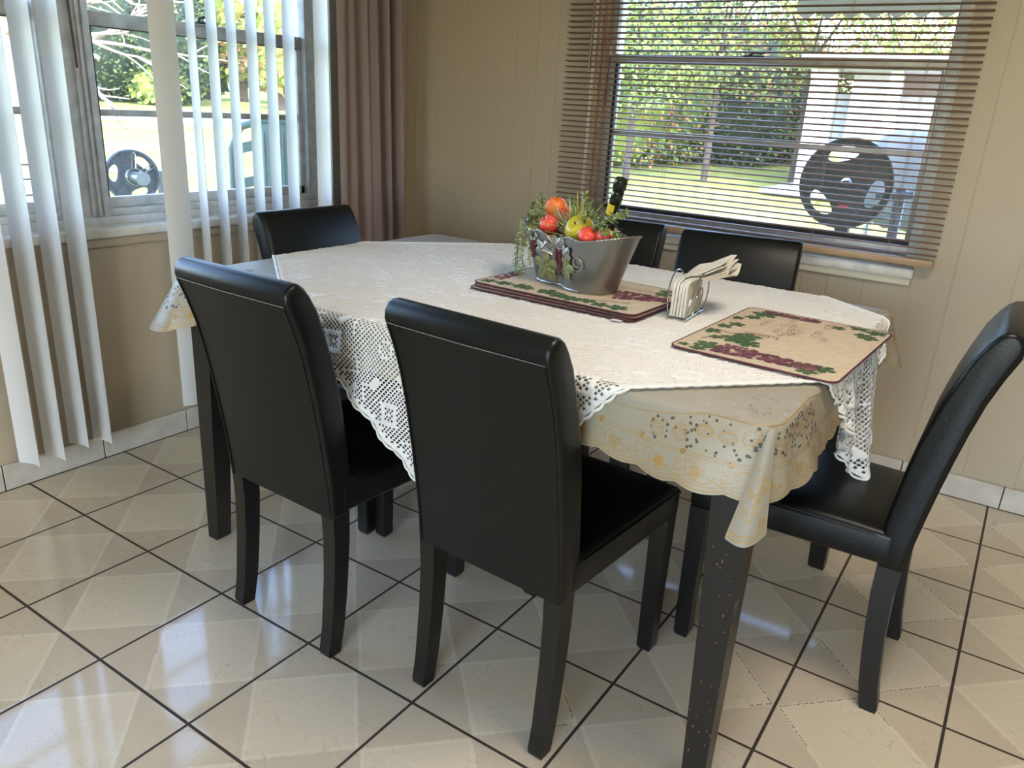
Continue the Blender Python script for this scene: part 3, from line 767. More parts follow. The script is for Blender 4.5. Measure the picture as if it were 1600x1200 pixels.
# folded corner hanging at the near right table corner
P0 = np.array([TX1-.006, TY0+.004, TZ-.004])
def ear(u, v, off=0.):      # u 0..1 across, v 0..1 down
    a = P0+np.array([.0, -.004, .003]); bl = np.array([2.250, -.258, .608]); br = np.array([2.306, -.226, .622])
    tl = a+np.array([-.004, -.001, .0]); tr = a+np.array([.005, .003, .0])
    L = tl*(1-v)+bl*v; R2 = tr*(1-v)+br*v; p = L*(1-u)+R2*u
    bul = .020*math.sin(PI*u)*v**.6; nn = np.array([.35, -.93, 0])
    if v > .85: p = p-np.array([0, 0, (v-.85)*.06*math.sin(PI*u)])
    return tuple(p+nn*(bul+off))
mb = MB(); n = 14; G = [ear(i/n, k/n) for k in range(n+1) for i in range(n+1)]; G2 = [tuple(np.array(ear(i/n, k/n))-np.array([.35, -.93, 0])*(.006+.01*math.sin(PI*i/n))*(k/n)**.6) for k in range(n+1) for i in range(n+1)]
F = [(k*(n+1)+i, k*(n+1)+i+1, (k+1)*(n+1)+i+1, (k+1)*(n+1)+i) for k in range(n) for i in range(n)]
mb.add(G, F, 'vinyl'); mb.add(G2, F, 'lace')
eo = mb.build('folded_corner', cloth, angle=85)
pe = Pr(lambda u, v: ear(u, v, .0008))
for q in (.97, .93): pe.line([(u, q) for u in np.linspace(.02, .98, 14)], .012, 'tanp')
pe.line([(.05+.0*v, v) for v in np.linspace(.3, .97, 10)], .02, 'tanp')
pe.leaf(.62, .40, .0, 'tanp')
for (u, v, r) in ((.60, .46, 1),):
    for a in range(5):
        aa = a*2*PI/5; pe.petal(u, v, 0, 0, 0, 'tanp') if 0 else pe.poly([(u+.24*math.cos(aa-.25)*.6, v+.055*math.sin(aa-.25)), (u+.30*math.cos(aa), v+.075*math.sin(aa)), (u+.24*math.cos(aa+.25)*.6, v+.055*math.sin(aa+.25)), (u, v)], 'tanp')
for i in range(4):
    for k in range(4-i): pe.poly([(.5+(k-(3-i)/2)*.2+.07*math.cos(a)*1.1, .545+i*.045+.017*math.sin(a)) for a in np.linspace(0, 5.6, 9)], 'tanp')
for a0 in range(6):
    aa = a0*.55-.3; pe.line([(.45, .82), (.45+.38*math.cos(aa), .82-.07*math.sin(aa))], .016, 'tanp')
for k in range(6): pe.poly([(.78+.1*(k % 2)+.05*math.cos(a), .82+.03*(k//2)+.012*math.sin(a)) for a in np.linspace(0, 5.6, 8)], 'tanp')
pe.line([(.1+.8*q, .70+.05*math.sin(q*PI)) for q in np.linspace(0, 1, 9)], .012, 'tanp')
pe.line([(.35+.25*math.cos(a), .28+.08*math.sin(a)) for a in np.linspace(0, 4, 9)], .012, 'tanp')
pe.mb.build('corner_print', eo, angle=85)

# ------------------------------------------------------------------ crochet cloth
T1 = np.array([1.655, -.60]); T2 = np.array([2.625, .465]); e1 = (T2-T1)/np.linalg.norm(T2-T1); e2 = np.array([-.79, .613]); SL = 1.45
NC = 176; pit = SL/NC
def filled(i, j):
    if i < 2 or j < 2 or i > NC-3 or j > NC-3: return (i+j) % 2 == 0 or i in (0, NC-1) or j in (0, NC-1)
    a, b = (i+7) % 26-13, (j+7) % 26-13
    d = abs(a)+abs(b)
    if 3 <= d <= 4 or d == 0: return True
    if d == 11 and abs(abs(a)-abs(b)) > 3: return True
    a2, b2 = (i+20) % 26-13, (j+20) % 26-13
    if max(abs(a2), abs(b2)) == 2 and (abs(a2)+abs(b2)) % 2: return True
    if (i//4+j//2) % 11 == 0 and (j % 4) < 2: return True
    return False
def off2(P, zz):
    q = P-np.array([cx, cy]); s_ = P@e1
    fl = .20+.10*np.sin(s_*17)+.05*np.sin(P@e2*23)
    # the right hand corner falls further out and gathers
    rt_ = np.clip((P[:, 0]-TX1)/.35, 0, 1)
    fl = np.where(P[:, 0] > TX1, .05+.09*np.sin(P[:, 1]*26+1)+.03*rt_, fl)
    fl = np.where((P[:, 1] < TY0) & (P[:, 0] < TX1), .10+.04*np.sin(s_*17)-.06*np.clip((P[:, 0]-1.35)/.2, 0, 1)*np.clip((2.0-P[:, 0])/.1, 0, 1), fl)
    return fl
def cr_map(P, hz):
    fl = off2(P, hz); out = drape(P, off=.0060, flare=fl, r0=.012, R=.045)
    # small bunching ripples where it hangs, thickness hz along the approximate normal
    q = P-np.array([cx, cy]); dx = np.maximum(np.abs(q[:, 0])-hx, 0); dy = np.maximum(np.abs(q[:, 1])-hy, 0)
    top = (dx <= 0) & (dy <= 0)
    out[:, 2] += np.where(top, hz, 0)
    out[:, 0] += np.where(dx > 0, np.sign(q[:, 0])*(hz+.010*np.minimum(dx/.1, 1)*np.sin(P[:, 1]*95)), 0)
    out[:, 1] += np.where((dy > 0) & (dx <= 0), np.sign(q[:, 1])*(hz+.006*np.minimum(dy/.1, 1)*np.sin((P@e2)*60)), 0)
    lowc = (P[:, 0] > 1.56) & (P[:, 0] < 2.05) & (P[:, 1] < TY0)
    out[:, 2] = np.where(lowc, np.maximum(out[:, 2], .474+.25*hz), out[:, 2])
    # gather the right hand tip into a narrow tail
    m = (P[:, 0] > TX1) & (dy <= 0); k_ = np.clip((dx-.10)/.28, 0, 1)*m
    out[:, 1] = out[:, 1]*(1-.30*k_)+(.50)*(.30*k_)
    return out
gi, gj = np.meshgrid(np.arange(NC+1), np.arange(NC+1), indexing='ij')
base = T1+(gi*pit).reshape(-1, 1)*e1+(gj*pit).reshape(-1, 1)*e2
rr_ = np.random.RandomState(4)
hz = .0012+.0012*rr_.rand(base.shape[0])+.0008*(gj.reshape(-1) % 2)
V0 = cr_map(base, hz)
Cc = T1+((np.arange(NC)+.5)*pit)[:, None, None]*e1+((np.arange(NC)+.5)*pit)[None, :, None]*e2
Cc = Cc.reshape(-1, 2)
ho = .320*pit; inner = []
for (a, b) in ((-1, -1), (1, -1), (1, 1), (-1, 1)):
    inner.append(cr_map(Cc+a*ho*1.36*e1+b*ho*.90*e2, np.full(len(Cc), -.0004)))
Vc = cr_map(Cc, np.full(len(Cc), .0032))
nV = len(V0); nI = len(Cc)
allv = np.concatenate([V0]+inner+[Vc]); faces = []
def g(i, j): return i*(NC+1)+j
for i in range(NC):
    for j in range(NC):
        c = i*NC+j; A = (g(i, j), g(i+1, j), g(i+1, j+1), g(i, j+1))
        if filled(i, j):
            m = nV+4*nI+c
            faces += [(A[0], A[1], m), (A[1], A[2], m), (A[2], A[3], m), (A[3], A[0], m)]
        else:
            I = [nV+k*nI+c for k in range(4)]
            for k in range(4): faces.append((A[k], A[(k+1) % 4], I[(k+1) % 4], I[k]))
me = bpy.data.meshes.new('crochet_overcloth'); me.from_pydata(allv.tolist(), [], faces); me.materials.append(MT['crochet'])
me.polygons.foreach_set('use_smooth', [True]*len(me.polygons)); me.update()
bb = bmesh.new(); bb.from_mesh(me); loose = [v for v in bb.verts if not v.link_faces]; bmesh.ops.delete(bb, geom=loose, context='VERTS'); bb.to_mesh(me); bb.free()
cro = bpy.data.objects.new('crochet_overcloth', me); C.objects.link(cro)
tag(cro, 'white open crochet cloth laid cornerwise over the cream tablecloth', 'tablecloth')
# scalloped yarn edging
mb = MB(); L = []
corners = [T1, T1+SL*e1, T1+SL*e1+SL*e2, T1+SL*e2]
for k in range(4):
    a, b = corners[k], corners[(k+1) % 4]; nrm_ = (b-a)/SL; on = np.array([nrm_[1], -nrm_[0]])
    for q in range(400): L.append(a+(b-a)*q/400+on*(.002+.004*abs(math.sin(q*PI/8))))
L = cr_map(np.array(L), np.full(len(L), .0015))
mb.tube(L.tolist(), .0032, 'crochet', 6, closed=True); mb.build('scalloped_edging', cro, angle=85)

# ------------------------------------------------------------------ placemats
def placemat(name, w_, h_, loc, rz, label, group, seed, fancy=True, tagp=None, thick=.0035):
    t = thing(name, label, 'placemat', loc, rz, group)
    mb = MB(); r = .022
    P = []
    for (sx, sy, a0) in ((1, 1, 0), (-1, 1, PI/2), (-1, -1, PI), (1, -1, 1.5*PI)):
        for k in range(5): a = a0+PI/2*k/4; P.append((sx*(w_/2-r)+r*math.cos(a), sy*(h_/2-r)+r*math.sin(a)))
    mb.sections([[(x, y, 0.0004) for x, y in P], [(x, y, thick) for x, y in P]], 'matc')
    if fancy:
        pm = Pr(lambda u, v: (u, v, thick+.0003), True); rz_ = random.Random(seed)
        def vine(u, v, rot): 
            pm.line([(u+q*.08*math.cos(rot)+.008*math.sin(q*9), v+q*.08*math.sin(rot)) for q in np.linspace(0, 1, 9)], .003, 'matl')
        def bunch(u, v, L, w2, rot, n=60):
            pts = []
            for k in range(n):
                q = rz_.random(); a = (rz_.random()-.5)*w2*(1-.55*q); x = q*L
                X, Y_ = u+x*math.cos(rot)-a*math.sin(rot), v+x*math.sin(rot)+a*math.cos(rot)
                if abs(X) < w_/2-.010 and abs(Y_) < h_/2-.010: pm.disc(X, Y_, rz_.uniform(.0055, .0085), rz_.choice(('matp', 'matp', 'matp2')), 9)
            for k in range(n//2):
                q = rz_.random(); a = (rz_.random()-.5)*w2*(1-.55*q)*.9; x = q*L
                X, Y_ = u+x*math.cos(rot)-a*math.sin(rot), v+x*math.sin(rot)+a*math.cos(rot)
                if abs(X) < w_/2-.014 and abs(Y_) < h_/2-.014: pq.line([(X+.005*math.cos(b), Y_+.005*math.sin(b)) for b in np.linspace(0, 4, 6)], .0012, 'matl')
        pq = Pr(lambda u, v: (u, v, thick+.0012))
        def lf(u, v, r_, rot):
            P_ = []
            for k in range(40):
                a = 2*PI*k/40; rr = r_*(.50+.44*abs(math.cos(2.5*a))**.8+.08*math.cos(15*a))
                X, Y_ = u+rr*math.cos(a+rot), v+rr*math.sin(a+rot)
                P_.append((max(-w_/2+.008, min(w_/2-.008, X)), max(-h_/2+.008, min(h_/2-.008, Y_))))
            pm.poly(P_, 'matg')
            for k in range(5): a = rot+2*PI*k/5; pq.line([(u, v), (u+r_*.7*math.cos(a), v+r_*.7*math.sin(a))], .0012, 'matg2')
        W, Hh = w_/2, h_/2
        # long side layout, u is the long axis
        if seed == 5:
            lay = [(-.209, .150, .014), (-.216, .115, .020), (-.178, .110, .032), (-.060, .150, .026), (-.105, .120, .018), (.0, .145, .022), (.037, .128, .022), (-.086, .080, .040), (-.105, .050, .032), (-.05, .070, .034), (.100, .150, .018), (.133, .125, .022), (.185, .112, .036), (.215, .10, .028), (-.17, -.125, .028), (-.207, -.105, .024), (-.19, -.075, .020), (.225, -.10, .026), (.21, -.14, .028), (.165, -.120, .022), (.150, -.135, .026), (.19, -.060, .018)]
            for u, v, r_ in lay: lf(u, v, r_, rz_.random()*6)
            bunch(-.178, .085, .20, .075, -PI/2, 150); bunch(.215, .12, .13, .05, -PI/2, 60)
            vine(-.14, .14, -.6); vine(-.06, .145, -1.2); vine(.19, -.03, -.9)
            pq.line([(-.018-.010*math.sin(q*6.3), .085-q*.020-.012*math.cos(q*6.3)) for q in np.linspace(0, 3.2, 40)], .0024, 'matl')
        else:
            lay = [(-.21, -.125, .024), (-.165, -.118, .026), (-.115, -.112, .030), (-.09, -.12, .022), (-.20, .13, .032), (-.13, .135, .026), (-.03, -.112, .034), (.01, -.125, .030), (.05, -.13, .030), (.09, -.12, .026), (.13, -.13, .026), (.175, -.125, .030), (.19, .095, .028), (.18, .13, .022)]
            for u, v, r_ in lay: lf(u, v, r_, rz_.random()*6)
            bunch(-.228, -.085, .11, .06, PI/2-.1, 70); bunch(.10, .0, .13, .10, .3, 120)
            vine(-.06, -.12, .2); vine(.10, -.10, .5)
        for k in range(16):
            u, v = rz_.uniform(-.02, W-.05), rz_.uniform(-.07, .09); rr = rz_.uniform(.008, .026)
            pq.line([(u+rr*math.cos(a), v+rr*.55*math.sin(a)) for a in np.linspace(0, rz_.uniform(2.5, 6), 10)], .0010, 'matl')
            pq.line([(u+a, v+.003*math.sin(a*300)) for a in np.linspace(-.02, .02, 8)], .0009, 'matl')
        for src in (pm, pq):
            o = len(mb.v); mb.v += src.mb.v; mb.f += [tuple(i+o for i in f) for f in src.mb.f]; mb.mi += [mb.m(src.mb.mats[i]) for i in src.mb.mi]
    mb.build('panel', t, angle=40)
    mb = MB(); pts = [(x, y, .0022) for x, y in P]; mb.tube(pts, .0022, 'matr', 6, closed=True); mb.build('piping', t)
    if tagp:
        mb = MB(); mb.box(tagp, (tagp[0]+.026, tagp[1]+.030, tagp[2]+.0008), 'tagm'); mb.build('care_tag', t)
    return t
zc = TZ+.0108
placemat('placemat', .480, .338, (2.158, .318, zc), R_(87.5), 'grape patterned tapestry placemat lying alone at the right end of the table', 'grape tapestry placemats', 5)
sx_, sy_2 = 1.608, .375
placemat('placemat', .475, .325, (sx_-.004, sy_2-.006, zc), R_(-1.2), 'bottom placemat of the stack under the fruit basket, only its plum edge showing', 'grape tapestry placemats', 6, False, (.19, -.178, .0005))
placemat('placemat', .475, .325, (sx_+.003, sy_2+.000, zc+.0060), R_(-1.8), 'middle placemat of the stack under the fruit basket, only its plum edge showing', 'grape tapestry placemats', 7, False)
placemat('placemat', .475, .325, (sx_-.001, sy_2+.006, zc+.0120), R_(-2.3), 'top placemat of the stack, grape pattern showing around the fruit basket', 'grape tapestry placemats', 9)
zb = zc+.0120+.0045

# ------------------------------------------------------------------ fruit basket
BKX, BKY, BKR = 1.578, .398, R_(-19)
bk = thing('fruit_basket', 'grey galvanised tin basket with grape relief on the placemats', 'basket', (BKX, BKY, zb), BKR)
def bk_out(th, v, inset=0.):
    # v 0 bottom..1 rim ; outline pinched at front and back middle, flared along x
    a = (.128+.058*v**1.15)-inset; b = (.072+.020*v)-inset
    x = a*math.copysign(abs(math.cos(th))**.85, math.cos(th)); y = b*math.copysign(abs(math.sin(th))**.75, math.sin(th))
    pinch = math.exp(-(x/.030)**2); y *= 1-.30*pinch
    side = abs(x)/a
    h = .118+.034*side**1.6+.014*math.exp(-((abs(x)-.055)/.028)**2)
    return (x, y, h*v)
mb = MB(); n = 96; m_ = 10
vs = [bk_out(2*PI*k/n, i/m_) for i in range(m_+1) for k in range(n)]+[bk_out(2*PI*k/n, i/m_, .0025) for i in range(m_+1) for k in range(n)]
fs = []
for q in (0, 1):
    o = q*(m_+1)*n
    for i in range(m_):
        for k in range(n): fs.append((o+i*n+k, o+i*n+(k+1) % n, o+(i+1)*n+(k+1) % n, o+(i+1)*n+k))
o = (m_+1)*n
for k in range(n): fs.append((m_*n+k, m_*n+(k+1) % n, o+m_*n+(k+1) % n, o+m_*n+k))
fs.append(tuple(range(n)))
mb.add(vs, fs, 'tin'); mb.build('body', bk, angle=60)
mb = MB(); rim = [bk_out(2*PI*k/240, 1) for k in range(240)]
mb.tube([(x, y, z+.0012) for x, y, z in rim], [.0022+.0009*math.sin(k*PI/1.5) for k in range(240)], 'pewter', 6, closed=True); mb.build('rope_rim', bk)
mb = MB(); mb.tube([(x*1.0, y*1.0-.001, .004) for x, y, z in [bk_out(th, .0) for th in np.linspace(PI+.9, 2*PI-.9, 30)]], .004, 'pewter', 8); mb.build('foot_rim', bk)
# relief: leaves, grapes, scrolls on the front (local -y side)
def fr(x, z, off=0.):
    best = None
    for k in range(60):
        th = PI+PI*k/59
        v = min(1, z/.13); q = bk_out(th, v)
        if best is None or abs(q[0]-x) < best[0]: best = (abs(q[0]-x), q[1])
    return (x, best[1]-off, z)
def relief_leaf(mb, x, z, r, rot, key):
    n = 45; c = fr(x, z, .010); P = [c]
    for k in range(n):
        a = 2*PI*k/n; rr = r*(.45+.50*abs(math.cos(2.5*a))**.7+.05*math.cos(20*a)); P.append(fr(x+rr*math.cos(a+rot), z+rr*math.sin(a+rot), .0025+.003*abs(math.cos(2.5*a))))
    mb.add(P, [(0, 1+k, 1+(k+1) % n) for k in range(n)], key)
    for k in range(5): a = rot+2*PI*k/5; mb.tube([c, fr(x+r*.85*math.cos(a), z+r*.85*math.sin(a), .006)], .0012, 'pewter', 5)
mb = MB(); relief_leaf(mb, -.038, .048, .042, .3, 'brasslf'); mb.build('relief_leaf', bk)
mb = MB(); relief_leaf(mb, .046, .060, .034, 1.2, 'brasslf'); mb.build('relief_leaf', bk)
mb = MB(); relief_leaf(mb, -.010, .106, .030, 2.0, 'pewter'); mb.build('relief_leaf', bk)
mb = MB(); relief_leaf(mb, .046, .094, .026, .7, 'pewter'); mb.build('relief_leaf', bk)
mb = MB(); relief_leaf(mb, -.045, .090, .030, .9, 'pewter'); mb.build('relief_leaf', bk)
def bunchrel(x0_, z0_, sc_):
    mb = MB(); rg = random.Random(2)
    for i in range(10):
        wdt = .015*sc_*math.sin(PI*min(1, (i+2.2)/11.5))**.8*(1 if i < 5 else (11-i)/6)
        for k in range(5):
            q = fr(x0_+(k-2)/2*wdt+rg.uniform(-.001, .001), z0_-i*.0062*sc_, .006); mb.ball(q, .0040*sc_, 'grape', 8)
    return mb
bunchrel(.008, .100, 1.15).build('relief_grapes', bk); bunchrel(-.085, .105, .7).build('relief_grapes', bk)
for (x, z, sg) in ((.085, .076, 1), (-.10, .080, -1), (-.075, .12, -1), (.02, .122, 1)):
    mb = MB(); mb.tube([fr(x+sg*.017*(1-a/9)*math.cos(a), z+.017*(1-a/9)*math.sin(a), .004) for a in np.linspace(-2.2, 5.5, 26)], .0022, 'pewter', 6); mb.build('relief_scroll', bk)
mb = MB(); mb.tube([fr(x, .062+.012*math.sin(x*60), .004) for x in np.linspace(.06, .11, 12)], .0018, 'pewter', 6); mb.build('relief_tendril', bk)
# filling that carries the fruit
mb = MB(); vs = [bk_out(2*PI*k/40, .35, .006) for k in range(40)]; zf = .085
vs = [(x, y, zf) for x, y, z in vs]; mb.add([(0, 0, zf+.012)]+vs, [(0, 1+k, 1+(k+1) % 40) for k in range(40)], 'stem'); mb.add([(x, y, zf-.03) for x, y, z in vs], [tuple(range(40))], 'stem'); mb.build('moss_filling', bk)
bkM = Matrix.Translation((BKX, BKY, zb)) @ Matrix.Rotation(BKR, 4, 'Z')
def fruit(name, r, key, loc, label, rot=(0, 0, 0), sq=.9, dimple=.25, cat='fruit', stem=True):
    L = bkM @ Vector(loc); t = thing(name, label, cat, L, BKR+rot[2])
    mb = MB(); prof = []
    for k in range(19):
        a = PI*k/18; rr = r*math.sin(a)*(1+.04*math.cos(a)); z = -r*sq*math.cos(a)
        z -= math.copysign(1, -math.cos(a))*dimple*r*math.exp(-(math.sin(a)/.32)**2)*1.0*(1 if math.cos(a) < 0 else .5)
        prof.append((max(rr, .0004), z))
    E_ = Euler((rot[0], rot[1], 0)).to_matrix().to_4x4(); mb.lathe(prof, key, 28, E_)
    if name == 'peach':
        pass
    mb.build('flesh', t, angle=80)
    if stem: mb = MB(); mb.tube([E_ @ Vector((0, 0, r*sq*.68)), E_ @ Vector((.002, 0, r*sq*.95)), E_ @ Vector((.006, .002, r*sq*1.15))], .0016, 'stem', 6); mb.build('stem', t)
    return t
fruit('apple', .039, 'apple', (.020, -.020, .148), 'yellow green artificial apple in the middle of the tin basket', (.9, .3, 0))
fruit('artificial_peach', .027, 'redf', (-.090, -.030, .146), 'coral red artificial peach at the left end of the basket front', (.7, -.5, .3))
fruit('artificial_peach', .027, 'redf', (.066, -.030, .138), 'coral red artificial peach just right of the yellow green apple', (.5, .5, 1))
fruit('artificial_peach', .027, 'redf', (.112, -.012, .140), 'orange red artificial peach at the right end of the basket', (.4, .8, 2))
fruit('orange', .032, 'orange', (-.135, .030, .180), 'upper artificial orange standing out at the back left of the basket', (.2, .2, 0), 1, .08)
fruit('orange', .028, 'redf', (-.105, .030, .158), 'lower orange red fruit in the leaves at the back left', (.3, .6, 0), 1, .08)
# wine bottle
t = thing('wine_bottle', 'dark green wine bottle neck leaning out of the fruit basket', 'bottle', bkM @ Vector((.045, .025, .035)), BKR)
Mt = Matrix.Rotation(R_(20), 4, 'Y') @ Matrix.Rotation(R_(6), 4, 'X')
mb = MB(); mb.lathe([(.0005, 0), (.030, 0), (.034, .004), (.034, .10), (.030, .125), (.018, .150), (.0145, .165), (.0140, .24), (.0165, .243), (.0165, .262), (.0150, .267), (.0005, .267)], 'bottle', 28, Mt); mb.build('glass_body', t, angle=50)
mb = MB(); mb.lathe([(.0143, .205), (.0150, .206), (.0150, .236), (.0143, .237)], 'bottle', 24, Mt); mb.build('neck_foil', t)
mb = MB(); vs = []; 
for z in (.175, .204):
    for k in range(9): a = -2.6+1.9*k/8; vs.append(Mt @ Vector((.0160*math.cos(a), .0160*math.sin(a), z)))
mb.add(vs, [(k, k+1, k+10, k+9) for k in range(8)], 'label'); mb.build('neck_label', t)
# foliage
def leafquad(mb, p, d, L, w_, key, up=Vector((0, 0, 1)), curl=.3):
    d = d.normalized(); sd = d.cross(up); sd = sd.normalized() if sd.length > 1e-4 else Vector((1, 0, 0)); nn = sd.cross(d)
    a = p; b = p+d*L*.5+nn*curl*L*.25; c = p+d*L-nn*curl*L*.2
    mb.add([a, b+sd*w_, c, b-sd*w_, b+nn*w_*.25], [(0, 1, 4), (1, 2, 4), (2, 3, 4), (3, 0, 4)], key)
def blades(name, base, n, L, spread, w_, keys, label, seed, cat='artificial plant'):
    rg = random.Random(seed); mb = MB(); B = bkM @ Vector(base)
    for k in range(n):
        az = rg.uniform(0, 2*PI); el = rg.uniform(.35, 1.4); ln = L*rg.uniform(.6, 1.05); key = rg.choice(keys)
        dr = Vector((math.cos(az)*math.cos(el)*spread, math.sin(az)*math.cos(el)*spread*.7, math.sin(el))).normalized()
        st = B+Vector((rg.uniform(-.018, .018), rg.uniform(-.014, .014), rg.uniform(-.005, .03))); sd = dr.cross(Vector((0, 0, 1))).normalized(); prev = st; pw = w_*.6; vs = []; droop = rg.uniform(.1, .6)
        for q in range(7):
            t_ = q/6; p = st+dr*ln*t_+Vector((dr.x, dr.y, -.8))*(droop*ln*t_*t_*.5); ww = w_*math.sin(PI*min(1, .18+t_*.82))+.0002
            vs += [p+sd*ww, p+Vector((0, 0, ww*.5)), p-sd*ww]
        mb.add(vs, [f for q in range(6) for f in ((3*q, 3*q+1, 3*q+4, 3*q+3), (3*q+1, 3*q+2, 3*q+5, 3*q+4))], key)
    return tag(mb.build(name, angle=80), label, cat)
blades('grass_sprig', (-.030, .012, .110), 130, .115, 1.05, .0036, ['leafy', 'leafd', 'leafy', 'leafp'], 'olive spiky grass tuft in the middle of the basket', 3)
def fern(name, stems, label, seed, keys, ll=.015, lw=.0042, step=.0042):
    rg = random.Random(seed); t = thing(name, label, 'artificial plant', bkM @ Vector(stems[0][0]))
    inv = Matrix.Translation(-t.location); sb = MB(); lb = MB()
    for st in stems:
        P = [inv @ (bkM @ Vector(q)) for q in st]
        # resample
        path = []
        for a, b in zip(P[:-1], P[1:]):
            m2 = max(2, int((b-a).length/step)); path += [a.lerp(b, k/m2) for k in range(m2)]
        path.append(P[-1]); sb.tube(path, .0011, 'leafd', 5)
        for i in range(1, len(path)):
            d = (path[i]-path[i-1]).normalized()
            for k in range(3):
                a = rg.uniform(0, 6.28); o_ = d.orthogonal().normalized(); o_.rotate(Matrix.Rotation(a, 3, d))
                leafquad(lb, path[i], (o_+d*.6+Vector((0, 0, .2))), ll*rg.uniform(.7, 1.3), lw, rg.choice(keys))
    lb.build('leaves', t, angle=80); sb.build('stalks', t)
    return t
fern('leafy_sprig', [[(-.13, 0, .10), (-.16, .0, .16), (-.175, .01, .21)], [(-.13, -.01, .10), (-.145, -.02, .16), (-.15, -.02, .20)], [(-.125, 0, .1), (-.185, -.01, .15), (-.20, 0, .185)], [(-.13, .0, .1), (-.12, -.025, .155), (-.125, -.03, .19)], [(-.14, 0, .1), (-.165, -.03, .14), (-.165, -.03, .17)], [(-.14, 0, .1), (-.19, .0, .135), (-.205, -.01, .15)]],
     'small leaved green sprig with pale tips at the left end of the basket', 5, ['leafd', 'leafd', 'leafp', 'leafy'])
fern('trailing_vine', [[(-.15, -.02, .12), (-.178, -.045, .145), (-.184, -.06, .10), (-.180, -.062, .05), (-.182, -.066, .02)], [(-.15, -.03, .13), (-.165, -.06, .14), (-.160, -.078, .09), (-.152, -.080, .04), (-.145, -.086, .010)],
                       [(-.10, -.05, .13), (-.100, -.085, .138), (-.098, -.090, .09), (-.090, -.088, .045)], [(-.12, -.05, .13), (-.135, -.08, .135), (-.130, -.086, .08), (-.12, -.086, .03), (-.11, -.10, .008)]],
     'thin green vine trailing down over the left front of the tin basket', 6, ['leafy', 'leafd', 'leafp'], .011, .0042, .0060)
fern('feathery_sprig', [[(.04, 0, .11), (.035, -.005, .17), (.020, -.01, .235)], [(.06, -.01, .12), (.10, -.02, .17), (.15, -.03, .20)], [(.06, -.01, .12), (.11, -.03, .155), (.165, -.035, .165)], [(.06, 0, .12), (.08, -.02, .17), (.085, -.03, .20)], [(.06, 0, .12), (.11, .0, .18), (.16, .0, .205)], [(.05, -.01, .12), (.045, -.03, .16), (.05, -.035, .19)], [(.07, 0, .12), (.13, -.01, .15), (.175, -.02, .15)]],
     'feathery green sprig around the bottle at the right end of the basket', 8, ['leafd', 'leafd', 'leafy', 'leafp'])

# ------------------------------------------------------------------ napkin holder + napkins
NH = (1.900, .375, TZ+.0110)
nh = thing('napkin_holder', 'chromed wire napkin holder standing between the placemats', 'napkin holder', NH, R_(4))
def arch(x, y0_, y1_, h_, n=16):
    r = (y1_-y0_)/2; c = (y0_+y1_)/2
    return [(x, y0_, .003)]+[(x, c-r*math.cos(PI*k/n), h_-r+r*math.sin(PI*k/n)) for k in range(n+1)]+[(x, y1_, .003)]
for sx, nm in ((-.022, 0), (.022, 1)):
    mb = MB(); mb.tube(arch(0, -.072, .072, .105), .0018, 'chrome', 7); ob = mb.build('outer_hoop', nh)
    ob.rotation_euler = (0, R_(-6 if sx < 0 else 6), 0); ob.location = (sx, 0, 0)
    mb = MB(); mb.tube(arch(0, -.022, .022, .070), .0018, 'chrome', 7); ob = mb.build('inner_hoop', nh); ob.rotation_euler = (0, R_(-6 if sx < 0 else 6), 0); ob.location = (sx, 0, 0)
mb = MB(); mb.tube([(-.022, -.072, .003), (.022, -.072, .003), (.022, .072, .003), (-.022, .072, .003)], .0018, 'chrome', 7, closed=True); mb.tube([(-.022, -.022, .003), (.022, -.022, .003)], .0018, 'chrome', 7); mb.tube([(-.022, .022, .003), (.022, .022, .003)], .0018, 'chrome', 7)
mb.build('base_frame', nh)
def napkin(k, off, lab, bend, L=.20, side=0.):
    # folded sheet standing in the holder, flopping over to the far right
    mb = MB(); n = 14; vs = []
    for s_ in (0, 1):
        for i in range(n+1):
            t_ = i/n; l = L*t_
            if l < .075: x = off+.0*l; z = .005+l; tl = 0
            else:
                q = (l-.075)/(L-.075); a = bend*min(1, q*2.2)
                x = off+.0+(l-.075)*math.sin(a)*.72; z = .080+(l-.075)*math.cos(a)*.72
            for j in range(7):
                u = -.058+.116*j/6
                sh = max(0, l-.075)*.75
                vs.append((x+(.0060 if s_ else 0)+.003*math.sin(j*1.1+k)*t_, u*(1-.10*t_)+sh-.004, z+.004*math.sin(j*.9+k*2)*t_*t_+.25*max(0, u)*min(1, max(0, l-.06)/.06)))
    fs = []
    for s_ in (0, 1):
        o = s_*(n+1)*7
        for i in range(n):
            for j in range(6): fs.append((o+i*7+j, o+i*7+j+1, o+(i+1)*7+j+1, o+(i+1)*7+j))
    o = (n+1)*7
    for i in range(n):
        for j in (0, 6): fs.append((i*7+j, o+i*7+j, o+(i+1)*7+j, (i+1)*7+j))
    for i in (0, n):
        for j in range(6): fs.append((i*7+j, i*7+j+1, o+i*7+j+1, o+i*7+j))
    mb.add(vs, fs, 'napkin'); ob = mb.build('paper_napkin', angle=70)
    ob.location = NH; ob.rotation_euler = (0, 0, R_(4))
    tag(ob, lab, 'napkin', 'folded napkins in the wire holder')
NAPS = [(-.021, 1.05, 'outermost left folded white napkin in the wire holder'), (-.014, 1.10, 'second folded white napkin from the left in the wire holder'), (-.006, 1.16, 'third folded white napkin from the left, bending over in the holder'),
        (.002, 1.22, 'fourth folded white napkin from the left, bending over in the holder'), (.010, 1.30, 'rightmost folded white napkin, lowest of the drooping ones in the holder')]
for k, (of, bd, lab) in enumerate(NAPS): napkin(k, of, lab, bd, .195-.004*k)

